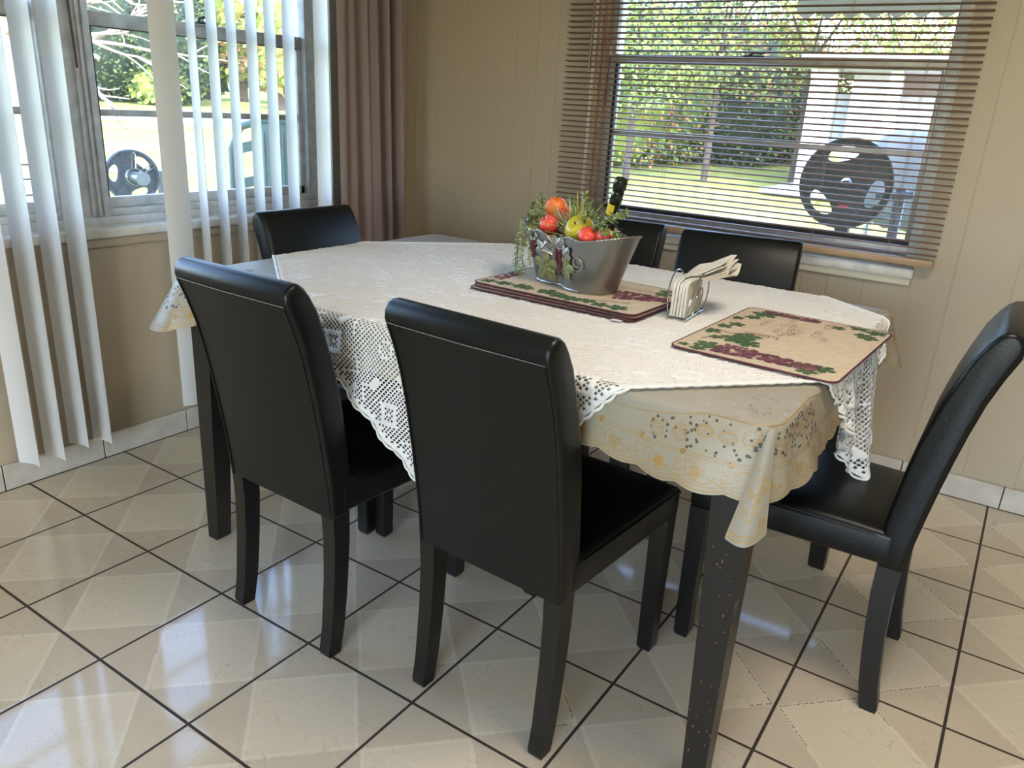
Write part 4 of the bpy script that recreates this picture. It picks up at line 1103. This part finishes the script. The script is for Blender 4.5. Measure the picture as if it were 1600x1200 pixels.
# ================================================================== OUTDOORS
def gz(x, y):
    d = math.hypot(min(x+.2, 0), max(y-1.8, 0)); return -.22+.03*max(0, d-1)
mb = MB(); xs = [-140, -90, -60, -40, -28, -20, -14, -10, -7, -5, -3, -1.5, -.5, .5, 2, 4, 6, 9, 14, 20, 30, 45]; ys = [-40, -25, -14, -8, -4, -2, 0, 1.5, 2.5, 4, 6, 8, 11, 15, 20, 26, 34, 45, 60, 80, 110]
vs = [(x, y, gz(x, y)) for x in xs for y in ys]; ny = len(ys)
mb.add(vs, [(i*ny+j, (i+1)*ny+j, (i+1)*ny+j+1, i*ny+j+1) for i in range(len(xs)-1) for j in range(ny-1)], 'grass')
tag(mb.build('lawn', angle=80), 'bright sunlit grass lawn outside both windows', 'lawn', kind='stuff')
def strip(y_or_pts, w_, name, label, cat, key):
    mb = MB(); A = []
    for i, p in enumerate(y_or_pts):
        a = Vector(y_or_pts[max(i-1, 0)]); b = Vector(y_or_pts[min(i+1, len(y_or_pts)-1)]); d = (b-a).normalized(); n = Vector((-d.y, d.x))
        for sg in (-1, 1): q = Vector(p)+n*sg*w_/2; A.append((q.x, q.y, gz(q.x, q.y)+.05))
        for sg in (-1, 1): q = Vector(p)+n*sg*w_/2; A.append((q.x, q.y, gz(q.x, q.y)-.05))
    fs = []
    for i in range(len(y_or_pts)-1):
        o = 4*i; fs += [(o, o+1, o+5, o+4), (o+2, o+3, o+7, o+6), (o, o+2, o+6, o+4), (o+1, o+3, o+7, o+5)]
    mb.add(A, fs, key); tag(mb.build(name), label, cat)
RD = []
def foliage(mb, c, r, n, key, rg, size=.25, keys=None):
    for k in range(n):
        a = rg.uniform(0, 2*PI); b = math.acos(rg.uniform(-1, 1)); q = rg.uniform(.75, 1.02)**.5
        p = Vector(c)+Vector((r[0]*math.sin(b)*math.cos(a), r[1]*math.sin(b)*math.sin(a), r[2]*math.cos(b)))*q
        d = Vector((rg.uniform(-1, 1), rg.uniform(-1, 1), rg.uniform(-1, .6))).normalized(); s_ = d.orthogonal().normalized(); L = size*rg.uniform(.6, 1.3)
        mb.add([p, p+d*L*.5+s_*L*.3, p+d*L, p+d*L*.5-s_*L*.3], [(0, 1, 2, 3)], rg.choice(keys) if keys else key)
def tree(name, base, trunk_h, tr, blobs, n, keys, label, seed, size=.25, bark='barkd', cat='tree', group=None):
    x, y = base; z = gz(x, y); t = thing(name, label, cat, (x, y, z), 0, group); rg = random.Random(seed)
    if trunk_h:
        mb = MB(); mb.tube([(0, 0, -.05), (tr*.4, 0, trunk_h*.5), (0, tr*.5, trunk_h)], [tr*1.2, tr*.9, tr*.7], bark, 8); 
        for k in range(4): a = k*1.7; mb.tube([(0, 0, trunk_h*.9), (math.cos(a)*trunk_h*.25, math.sin(a)*trunk_h*.25, trunk_h*1.35)], [tr*.6, tr*.25], bark, 6)
        mb.build('trunk', t)
    mb = MB()
    for (c, r) in blobs:
        foliage(mb, c, r, n, None, rg, size, keys)
        mb.ball((0, 0, 0), 1, keys[0], 12, Matrix.Translation(c) @ Matrix.Diagonal((r[0]*.86, r[1]*.86, r[2]*.86, 1)))
    mb.build('crown', t, angle=80)
    return t
def at(px, py, D):        # helper: world point seen near pixel px,py of the 1600x1200 frame at depth D (metres along the view axis)
    v = fw+r2*((px-800)/1220.28)-u2*((py-600)/1220.28); return Vector((2.5554, -1.4017, 1.2556))+v*D
def on_ground(px, D): p = at(px, 300, D); return (p.x, p.y)
# left window view
tree('round_dark_tree', on_ground(195, 30), 0, .2, [((0, 0, 2.6), (2.9, 2.9, 2.9)), ((1.6, 1, 2.0), (1.9, 1.9, 2.2)), ((-1.8, 0, 1.9), (1.8, 1.8, 2.0))], 5000, ['fol', 'fol', 'folm'], 'large rounded dark green tree across the lawn in the left window', 1, .17)
tree('palm_clump', on_ground(303, 33), 2.0, .25, [((0, 0, 2.6), (1.1, 1.1, 2.4))], 900, ['folm', 'foll', 'fol'], 'shaggy olive palm clump right of the wide shaded vane', 2, .45)
tree('palm_clump', on_ground(338, 36), 1.5, .25, [((0, 0, 2.2), (1.0, 1.0, 2.0))], 700, ['folm', 'fol', 'foll'], 'shorter dark palm clump between the bright vanes', 3, .45)
tree('yellow_green_tree', on_ground(388, 36), 2.0, .2, [((0, 0, 3.0), (1.2, 1.2, 2.2)), ((1.2, .4, 2.4), (1.3, 1.2, 1.8))], 800, ['foll', 'foll', 'folr'], 'yellow green tree seen through the right bright vanes', 4, .35)
tree('yellow_green_tree', on_ground(445, 31), 1.2, .2, [((0, 0, 2.7), (1.0, 1.0, 2.3))], 700, ['foll', 'folr'], 'rust tinted yellow green tree nearest the window jamb', 5, .35)
tree('low_shrub', on_ground(262, 29), 0, .1, [((0, 0, .7), (1.0, .9, .8))], 500, ['foll', 'folm'], 'low bright shrub at the foot of the dark round tree', 6, .25, cat='shrub')
tree('flowering_bush', on_ground(20, 20), 0, .1, [((0, 0, 2.0), (1.8, 1.5, 1.8))], 700, ['folr', 'foll', 'folm'], 'rusty green bush behind the leftmost vanes', 7, .25, cat='shrub')
# bare pale branching tree
bx, by = on_ground(30, 8.0); t = thing('bare_tree', 'bare pale branching tree reaching into the left window', 'tree', (bx, by, gz(bx, by))); rg = random.Random(21); mb = MB()
rightv = Vector((r2.x, r2.y, 0)).normalized(); fwdv = Vector((fw.x, fw.y, 0)).normalized()
def branch(p, d, L, r, lev):
    pts = [p]; q = p.copy(); dd = d.copy()
    for k in range(5):
        dd = (dd+Vector((rg.uniform(-.22, .22), rg.uniform(-.22, .22), rg.uniform(-.20, .22)))).normalized(); q = q+dd*L/5; pts.append(q.copy())
    mb.tube(pts, [r*(1-.11*k) for k in range(6)], 'bark', 7)
    if lev > 0:
        for k in range(3 if lev > 1 else 3):
            i = rg.choice((2, 3, 4, 5)); nd = (dd+rightv*rg.uniform(-.5, .8)+fwdv*rg.uniform(-.6, .6)+Vector((0, 0, rg.uniform(-.55, .6)))).normalized(); branch(pts[i], nd, L*rg.uniform(.55, .8), r*.62, lev-1)
mb.tube([(0, 0, -.1), (.05, 0, .9), (.0, .1, 1.8)], [.12, .10, .08], 'bark', 10)
for d in ((.9, .35), (.95, .05), (.9, -.15), (.8, .6), (.3, 1.0), (-.5, .5), (-.8, .1)): branch(Vector((0, .05, 1.75)), (rightv*d[0]+Vector((0, 0, d[1]))+fwdv*rg.uniform(-.25, .25)).normalized(), 1.0, .045, 3)
mb.build('branches', t, angle=70)
# brick pier and little table outside the far left panes
p = at(40, 250, 7.0); z0g = gz(p.x, p.y)
mb = MB(); hz_ = p.z-z0g
for k in range(int(hz_/.13)+1):
    for j in range(2):
        o_ = (.10 if k % 2 else 0)
        mb.box((-.22+.2*j*1.1+o_*.4, -.16, k*.13+.006), (-.02+.2*j*1.1+o_*.4, .16, k*.13+.124), 'brick', .008)
o = mb.build('block_pier'); o.location = (p.x, p.y, z0g); tag(o, 'stacked grey block pier outside behind the left vanes', 'pier')
# far white house and pale road
pc = at(370, 118, 60); 
hs = thing('far_house', 'distant white house with low roof beyond the lawn in the left window', 'house', (pc.x, pc.y, gz(pc.x, pc.y)), math.atan2(rightv.y, rightv.x))
mb = MB(); mb.box((-7, 0, -.5), (7, 6, 2.4), 'white'); mb.build('wall', hs); mb = MB(); mb.add([(-7.6, -.6, 2.4), (7.6, -.6, 2.4), (7.6, 6.6, 2.4), (-7.6, 6.6, 2.4), (-5, 3, 3.9), (5, 3, 3.9)], [(0, 1, 5, 4), (1, 2, 5), (2, 3, 4, 5), (3, 0, 4), (0, 1, 2, 3)], 'roofm'); mb.build('roof', hs, smooth=False)
for xx in (-4.5, 0, 4): mb = MB(); mb.box((xx-.6, -.05, .8), (xx+.6, .02, 2.0), 'fol'); mb.build('window', hs, smooth=False)
a = at(-200, 172, 22); b = at(300, 190, 22); c = at(700, 200, 24)
strip([(a.x, a.y), (b.x, b.y), (c.x, c.y)], 3.2, 'road', 'pale sunlit road crossing the lawn in the left window', 'road', 'road')
# weight plates
def plate(name, R, holes, loc, nrm_, label, key, rim=.035, spin=0, thick=.03, extra=None):
    t = thing(name, label, 'weight plate', loc, 0, None)
    q = Vector(nrm_).to_track_quat('Z', 'Y'); t.rotation_euler = q.to_euler()
    cu = bpy.data.curves.new('disc_outline', 'CURVE'); cu.dimensions = '2D'; cu.fill_mode = 'BOTH'; cu.extrude = thick*.36; cu.bevel_depth = .0015
    def loop(P):
        sp = cu.splines.new('POLY'); sp.points.add(len(P)-1); sp.use_cyclic_u = True
        for i, (x, y) in enumerate(P): sp.points[i].co = (x, y, 0, 1)
    loop([(R*math.cos(2*PI*k/96), R*math.sin(2*PI*k/96)) for k in range(96)]); loop([(.026*math.cos(2*PI*k/32), .026*math.sin(2*PI*k/32)) for k in range(32)])
    for h_ in range(holes):
        c0 = 2*PI*h_/holes+spin
        loop([((R*.675+R*.175*math.sin(b_)*(1-.15*math.cos(b_)**2))*math.cos(c0+.50*math.copysign(abs(math.cos(b_))**.8, math.cos(b_))), (R*.675+R*.175*math.sin(b_)*(1-.15*math.cos(b_)**2))*math.sin(c0+.50*math.copysign(abs(math.cos(b_))**.8, math.cos(b_)))) for b_ in [2*PI*k/40 for k in range(40)]])
    co = bpy.data.objects.new('disc_outline', cu); C.objects.link(co); bpy.context.view_layer.update()
    dm = bpy.data.meshes.new_from_object(co.evaluated_get(bpy.context.evaluated_depsgraph_get())); bpy.data.objects.remove(co, do_unlink=True)
    mb = MB(); mb.add([v.co[:] for v in dm.vertices], [tuple(p.vertices) for p in dm.polygons], key); mb.build('disc', t, angle=40)
    mb = MB(); mb.tube([((R-.006)*math.cos(2*PI*k/64), (R-.006)*math.sin(2*PI*k/64), thick/2) for k in range(64)], .007, key, 8, closed=True); mb.build('raised_rim', t)
    mb = MB(); mb.lathe([(.026, thick/2), (.045, thick/2), (.045, thick/2+.008), (.026, thick/2+.008)], key, 32); mb.build('hub', t)
    return t
PLATE_SPIN = 10
pR = at(1322, 287, 3.42)
pl = plate('weight_plate', .192, 3, pR, (.12, -1, .05), 'big black three-hole weight plate outside the back window', 'iron', spin=R_(95+PLATE_SPIN))
mb = MB(); mb.box((-.012, -.10, .0165), (.028, -.09, .0185), 'redp'); mb.build('red_mark', pl)
pL = at(206, 275, 3.45)
pl2 = plate('weight_plate', .112, 3, pL, (.93, -.36, .05), 'small dusty grey weight plate outside the left window', 'irong', spin=R_(50), thick=.025)
# bar with collar passing through the small plate
t = thing('barbell', 'steel barbell outside the left window carrying the small plate', 'barbell', pL)
q = Vector((.97, -.25, .02)).to_track_quat('Z', 'Y'); t.rotation_euler = q.to_euler()
mb = MB(); mb.tube([(0, 0, -.10), (0, 0, .155)], .024, 'steel', 20); mb.tube([(0, 0, .125), (0, 0, .156)], .0285, 'steel', 20); mb.build('sleeve', t)
mb = MB(); mb.tube([(0, 0, -.9), (0, 0, -.10)], .014, 'steel', 14); mb.build('bar', t)
mb = MB(); mb.tube([(.035*math.cos(a), .035*math.sin(a), .030+.002*a) for a in np.linspace(0, 12.6, 48)], .0022, 'chrome', 6); mb.build('spring_collar', t)
for sg, az in ((1, .5), (-1, 1.5)):
    mb = MB(); h = Vector((math.cos(az), math.sin(az), 0)); hh = Vector((-h.y, h.x, 0))*.008
    mb.tube([h*.035-hh, h*.095-hh, h*.103, h*.095+hh, h*.035+hh], .0022, 'chrome', 6); ob = mb.build('collar_handle', t); ob.location = (0, 0, .035)
# rack holding the bar
t = thing('barbell_rack', 'dark steel rack under the barbell outside the left window', 'rack', (pL.x-.30, pL.y+.35, gz(pL.x, pL.y)))
zt = pL.z-gz(pL.x, pL.y)
for d in (0, 1):
    mb = MB(); mb.box((-.025+d*-.25, -.025+d*.25, 0), (.025+d*-.25, .025+d*.25, zt-.016), 'iron', .003); mb.build('upright', t)
mb = MB(); mb.tube([(0, 0, .06), (-.25, .25, .06)], .02, 'iron', 8); mb.build('crossbar', t)
# stand for the big plate and its rod
gzr = gz(pR.x, pR.y)
t = thing('plate_stand', 'black post stand under the big weight plate', 'stand', (pR.x, pR.y+.10, gzr))
mb = MB(); mb.box((-.030, -.022, 0), (.030, .022, pR.z-gzr-.03), 'iron', .004); mb.build('upright', t)
mb = MB(); mb.tube([(0, .04, pR.z-gzr-.01), (0, -.13, pR.z-gzr-.01)], .0245, 'iron', 16); mb.build('peg', t)
mb = MB(); mb.box((-.22, -.03, 0), (.22, .03, .05), 'iron', .004); mb.box((-.03, -.25, 0), (.03, .25, .05), 'iron', .004); mb.build('foot', t)
q_ = at(1402, 330, 3.6)
t = thing('plate_stand', 'second grey post standing right behind the big weight plate', 'stand', (q_.x, q_.y, gz(q_.x, q_.y)))
mb = MB(); mb.box((-.022, -.02, 0), (.022, .02, q_.z-gz(q_.x, q_.y)+.10), 'irong', .003); mb.build('upright', t); mb = MB(); mb.tube([(-.10, 0, q_.z-gz(q_.x, q_.y)+.06), (.06, -.03, q_.z-gz(q_.x, q_.y)+.08)], .018, 'irong', 10); mb.build('peg', t)
# grey cushioned cover behind
q_ = at(1425, 283, 4.3)
bb = bmesh.new(); bmesh.ops.create_uvsphere(bb, u_segments=40, v_segments=20, radius=1)
for v in bb.verts:
    x, y, z = v.co; e = .75
    v.co = Vector((.27*math.copysign(abs(x)**e, x), .09*y*(1+.15*math.sin(x*9)), .27*math.copysign(abs(z)**e, z)*(1+.03*math.sin(x*20))))
mb = MB(); mb.bm(bb, 'tarp'); zg_ = gz(q_.x, q_.y)
t = thing('covered_seat', 'grey vinyl padded seat back outside behind the big plate', 'garden seat', (q_.x, q_.y, zg_))
ob = mb.build('pad', t, angle=80); ob.location = (0, 0, q_.z-zg_)
for sx in (-.18, .18): mb = MB(); mb.tube([(sx, 0, 0), (sx, 0, q_.z-zg_-.15)], .018, 'steel', 10); mb.build('leg', t)
# resin garden chair outside the left window, seen from behind
q_ = at(436, 240, 3.75)
gc = thing('resin_garden_chair', 'grey green resin garden chair with slatted back outside the left window', 'garden chair', (q_.x, q_.y, gz(q_.x, q_.y)), R_(38))
zg_ = gz(q_.x, q_.y); Z = lambda v: v-zg_
ztop_ = at(420, 186, 3.75).z-zg_; zbot = .38
mb = MB()
hw_ = .225
# back frame: two side stiles + arched top, then curved slats left and right of a solid centre panel
mb.tube([(-hw_-.02, .0, .30), (-hw_, 0, zbot+.1), (-hw_+.005, 0, ztop_-.14), (-hw_+.05, 0, ztop_-.04), (-.09, 0, ztop_-.01), (0, 0, ztop_), (.09, 0, ztop_-.01), (hw_-.05, 0, ztop_-.04), (hw_-.005, 0, ztop_-.14), (hw_, 0, zbot+.1), (hw_+.02, 0, .30)], .019, 'plastic', 10)
mb.box((-.075, -.010, zbot), (.075, .010, ztop_-.01), 'plastic', .004)
for k in range(1, 6): mb.tube([(-.075+.03*k-.02, -.012, zbot+.02), (-.075+.03*k-.02, -.012, ztop_-.06)], .003, 'plastic', 6)
for sg in (-1, 1):
    for k in range(6):
        z = zbot+.04+k*(ztop_-zbot-.075)/5.5
        vs = []
        for j in range(9):
            u = j/8; x = sg*(.06+(hw_-.06)*u); dz = -.045*u*u
            for (yy, dz2) in ((-.009, .024), (.009, .024), (.009, -.024), (-.009, -.024)): vs.append((x, yy, z+dz+dz2))
        mb.add(vs, [(4*j+k2, 4*j+(k2+1) % 4, 4*(j+1)+(k2+1) % 4, 4*(j+1)+k2) for j in range(8) for k2 in range(4)], 'plastic')
mb.build('backrest', gc, angle=40)
mb = MB(); mb.box((-.22, .0, .34), (.22, .44, .37), 'plastic', .012, 3); mb.build('seat', gc)
for (x, y) in ((-.21, 0), (.21, 0), (-.21, .42), (.21, .42)): mb = MB(); mb.tube([(x, y, .36), (x*1.12, y+(.03 if y else -.03), 0)], [.025, .017], 'plastic', 8); mb.build('leg', gc)
for sg in (-1, 1): mb = MB(); mb.tube([(sg*.22, 0, .60), (sg*.25, .20, .61), (sg*.24, .42, .57), (sg*.22, .42, .35)], .018, 'plastic', 8); mb.build('armrest', gc)
# right window view: neighbour's white house
hy_ = 13.0
def oy(px, py, Y):
    v = fw+r2*((px-800)/1220.28)-u2*((py-600)/1220.28); o_ = Vector((2.5554, -1.4017, 1.2556)); return o_+v*((Y-o_.y)/v.y)
A = oy(1240, 290, hy_); B = oy(1250, 106, hy_); rfz = oy(1350, 100, hy_).z
zg_ = A.z
nh_ = thing('neighbour_house', 'white neighbouring house with posts and pink wall in the back window', 'house', (A.x, hy_, zg_))
HT = B.z-zg_
mb = MB(); mb.box((1.2, 1.2, -.6), (12, 6, HT), 'pink'); mb.box((.55, .55, -.6), (1.25, 6, HT), 'white'); mb.build('wall', nh_)
mb = MB(); mb.box((-.15, -.3, HT), (12.5, 6.5, HT+.22), 'white', .01); mb.add([(-.2, -.4, HT+.22), (12.5, -.4, HT+.22), (12.5, 6.5, HT+.22), (-.2, 6.5, HT+.22), (2.5, 3, HT+.35), (11, 3, HT+.35)], [(0, 1, 5, 4), (1, 2, 5), (2, 3, 4, 5), (3, 0, 4)], 'roofm'); mb.build('roof', nh_)
for px in (1275, 1386, 1500):
    q = oy(px, 200, hy_); w_ = .20 if px == 1275 else .09
    mb = MB(); mb.box((q.x-A.x-w_, -.08, -.6), (q.x-A.x+w_, .10, HT), 'white', .01); mb.build('post', nh_)
for px in (1326, 1440):
    q = oy(px, 200, hy_+1.2); mb = MB(); mb.box((q.x-A.x-.45, 1.12, .7), (q.x-A.x+.45, 1.19, HT-.35), 'white', .01); mb.build('window', nh_)
mb = MB(); mb.tube([(.05, -.1, HT), (.06, -.12, HT-.12), (.20, -.12, HT-.26), (.36, -.12, HT-.30), (.40, -.12, HT-.45), (.40, -.12, -.2)], .06, 'white', 8); mb.build('downpipe', nh_)
mb = MB(); mb.box((-.35, -.8, -.10), (12, 1.2, -.03), 'white', .01); mb.build('porch_slab', nh_)
# hedges and trees behind the right window
def orow(px, D): p = at(px, 200, D); return (p.x, p.y)
spec = [(955, 17, 2.4, 2.6, ['foll', 'folr', 'folm'], 'yellow green bush behind the left of the back window'), (1015, 18, 2.6, 3.0, ['folm', 'folr', 'foll'], 'reddish green bush left of centre in the back window'),
        (1080, 19, 2.6, 3.2, ['folm', 'foll', 'fol'], 'mixed green tall bush in the middle of the back window'), (1145, 18.5, 2.4, 2.9, ['fol', 'fol', 'folm'], 'dark green dense bush left of the white house'),
        (1212, 19.5, 2.4, 2.9, ['fol', 'folm', 'folr'], 'dark brownish bush touching the white house')]
for k, (px, D, r, h_, ks, lab) in enumerate(spec):
    x, y = orow(px, D); tree('garden_bush', (x, y), 0, .1, [((0, 0, h_*.5), (r*.62, r*.62, h_*.62))], 4500, ks, lab, 30+k, .11, cat='bush', group='bushes behind the back window')
for k, (px, D, z, lab) in enumerate(((985, 14, 4.2, 'leafy tree crown at the upper left of the back window'), (1110, 14.5, 4.4, 'leafy tree crown at the upper middle of the back window'), (1250, 15, 4.5, 'leafy tree crown above the white house roof'), (1400, 16, 4.4, 'thin leafy tree crown at the upper right of the back window'))):
    x, y = orow(px, D); t = tree('leafy_tree', (x, y), 2.4, .06, [], 10, ['foll'], lab, 50+k, .2, 'barkd', group='trees behind the back window')
    mb = MB(); rg = random.Random(60+k)
    for q in range(9): foliage(mb, (rg.uniform(-1.6, 1.6), rg.uniform(-1, 1), z-1.6+rg.uniform(-.9, 1.6)), (.9, .7, .7), 700, None, rg, .10, ['foll', 'folm', 'foll', 'folr'] if k > 1 else ['foll', 'folm', 'fol', 'foll'])
    for c in list(t.children):
        if c.name.startswith('crown'): bpy.data.objects.remove(c, do_unlink=True)
    mb.build('crown', t, angle=80)
# scalloped metal awning over the back window
wy = 2.75; zA = oy(1300, 13, wy).z
aw = thing('window_awning', 'grey metal awning with scalloped edge above the back window', 'awning', (1.72, YB+.2, 0))
mb = MB(); mb.add([(-.35, 0, zA+.55), (.95, 0, zA+.55), (.95, wy-YB-.2, zA+.06), (-.35, wy-YB-.2, zA+.06), (-.35, 0, zA+.53), (.95, 0, zA+.53), (.95, wy-YB-.2, zA+.04), (-.35, wy-YB-.2, zA+.04)], [(0, 1, 2, 3), (4, 5, 6, 7), (0, 1, 5, 4), (1, 2, 6, 5), (2, 3, 7, 6), (3, 0, 4, 7)], 'awn'); mb.build('canopy', aw, smooth=False)
mb = MB(); vs = []; nn_ = 130; Y_ = wy-YB-.2
for k in range(nn_+1):
    x = -.35+1.3*k/nn_; zl = zA-.012-.030*abs(math.sin(PI*k/10))
    vs += [(x, Y_, zA+.05), (x, Y_, zl), (x, Y_+.004, zA+.05), (x, Y_+.004, zl)]
mb.add(vs, [f for k in range(nn_) for f in ((4*k, 4*k+1, 4*k+5, 4*k+4), (4*k+2, 4*k+3, 4*k+7, 4*k+6), (4*k+1, 4*k+3, 4*k+7, 4*k+5))], 'awn'); mb.build('scalloped_valance', aw, smooth=False)
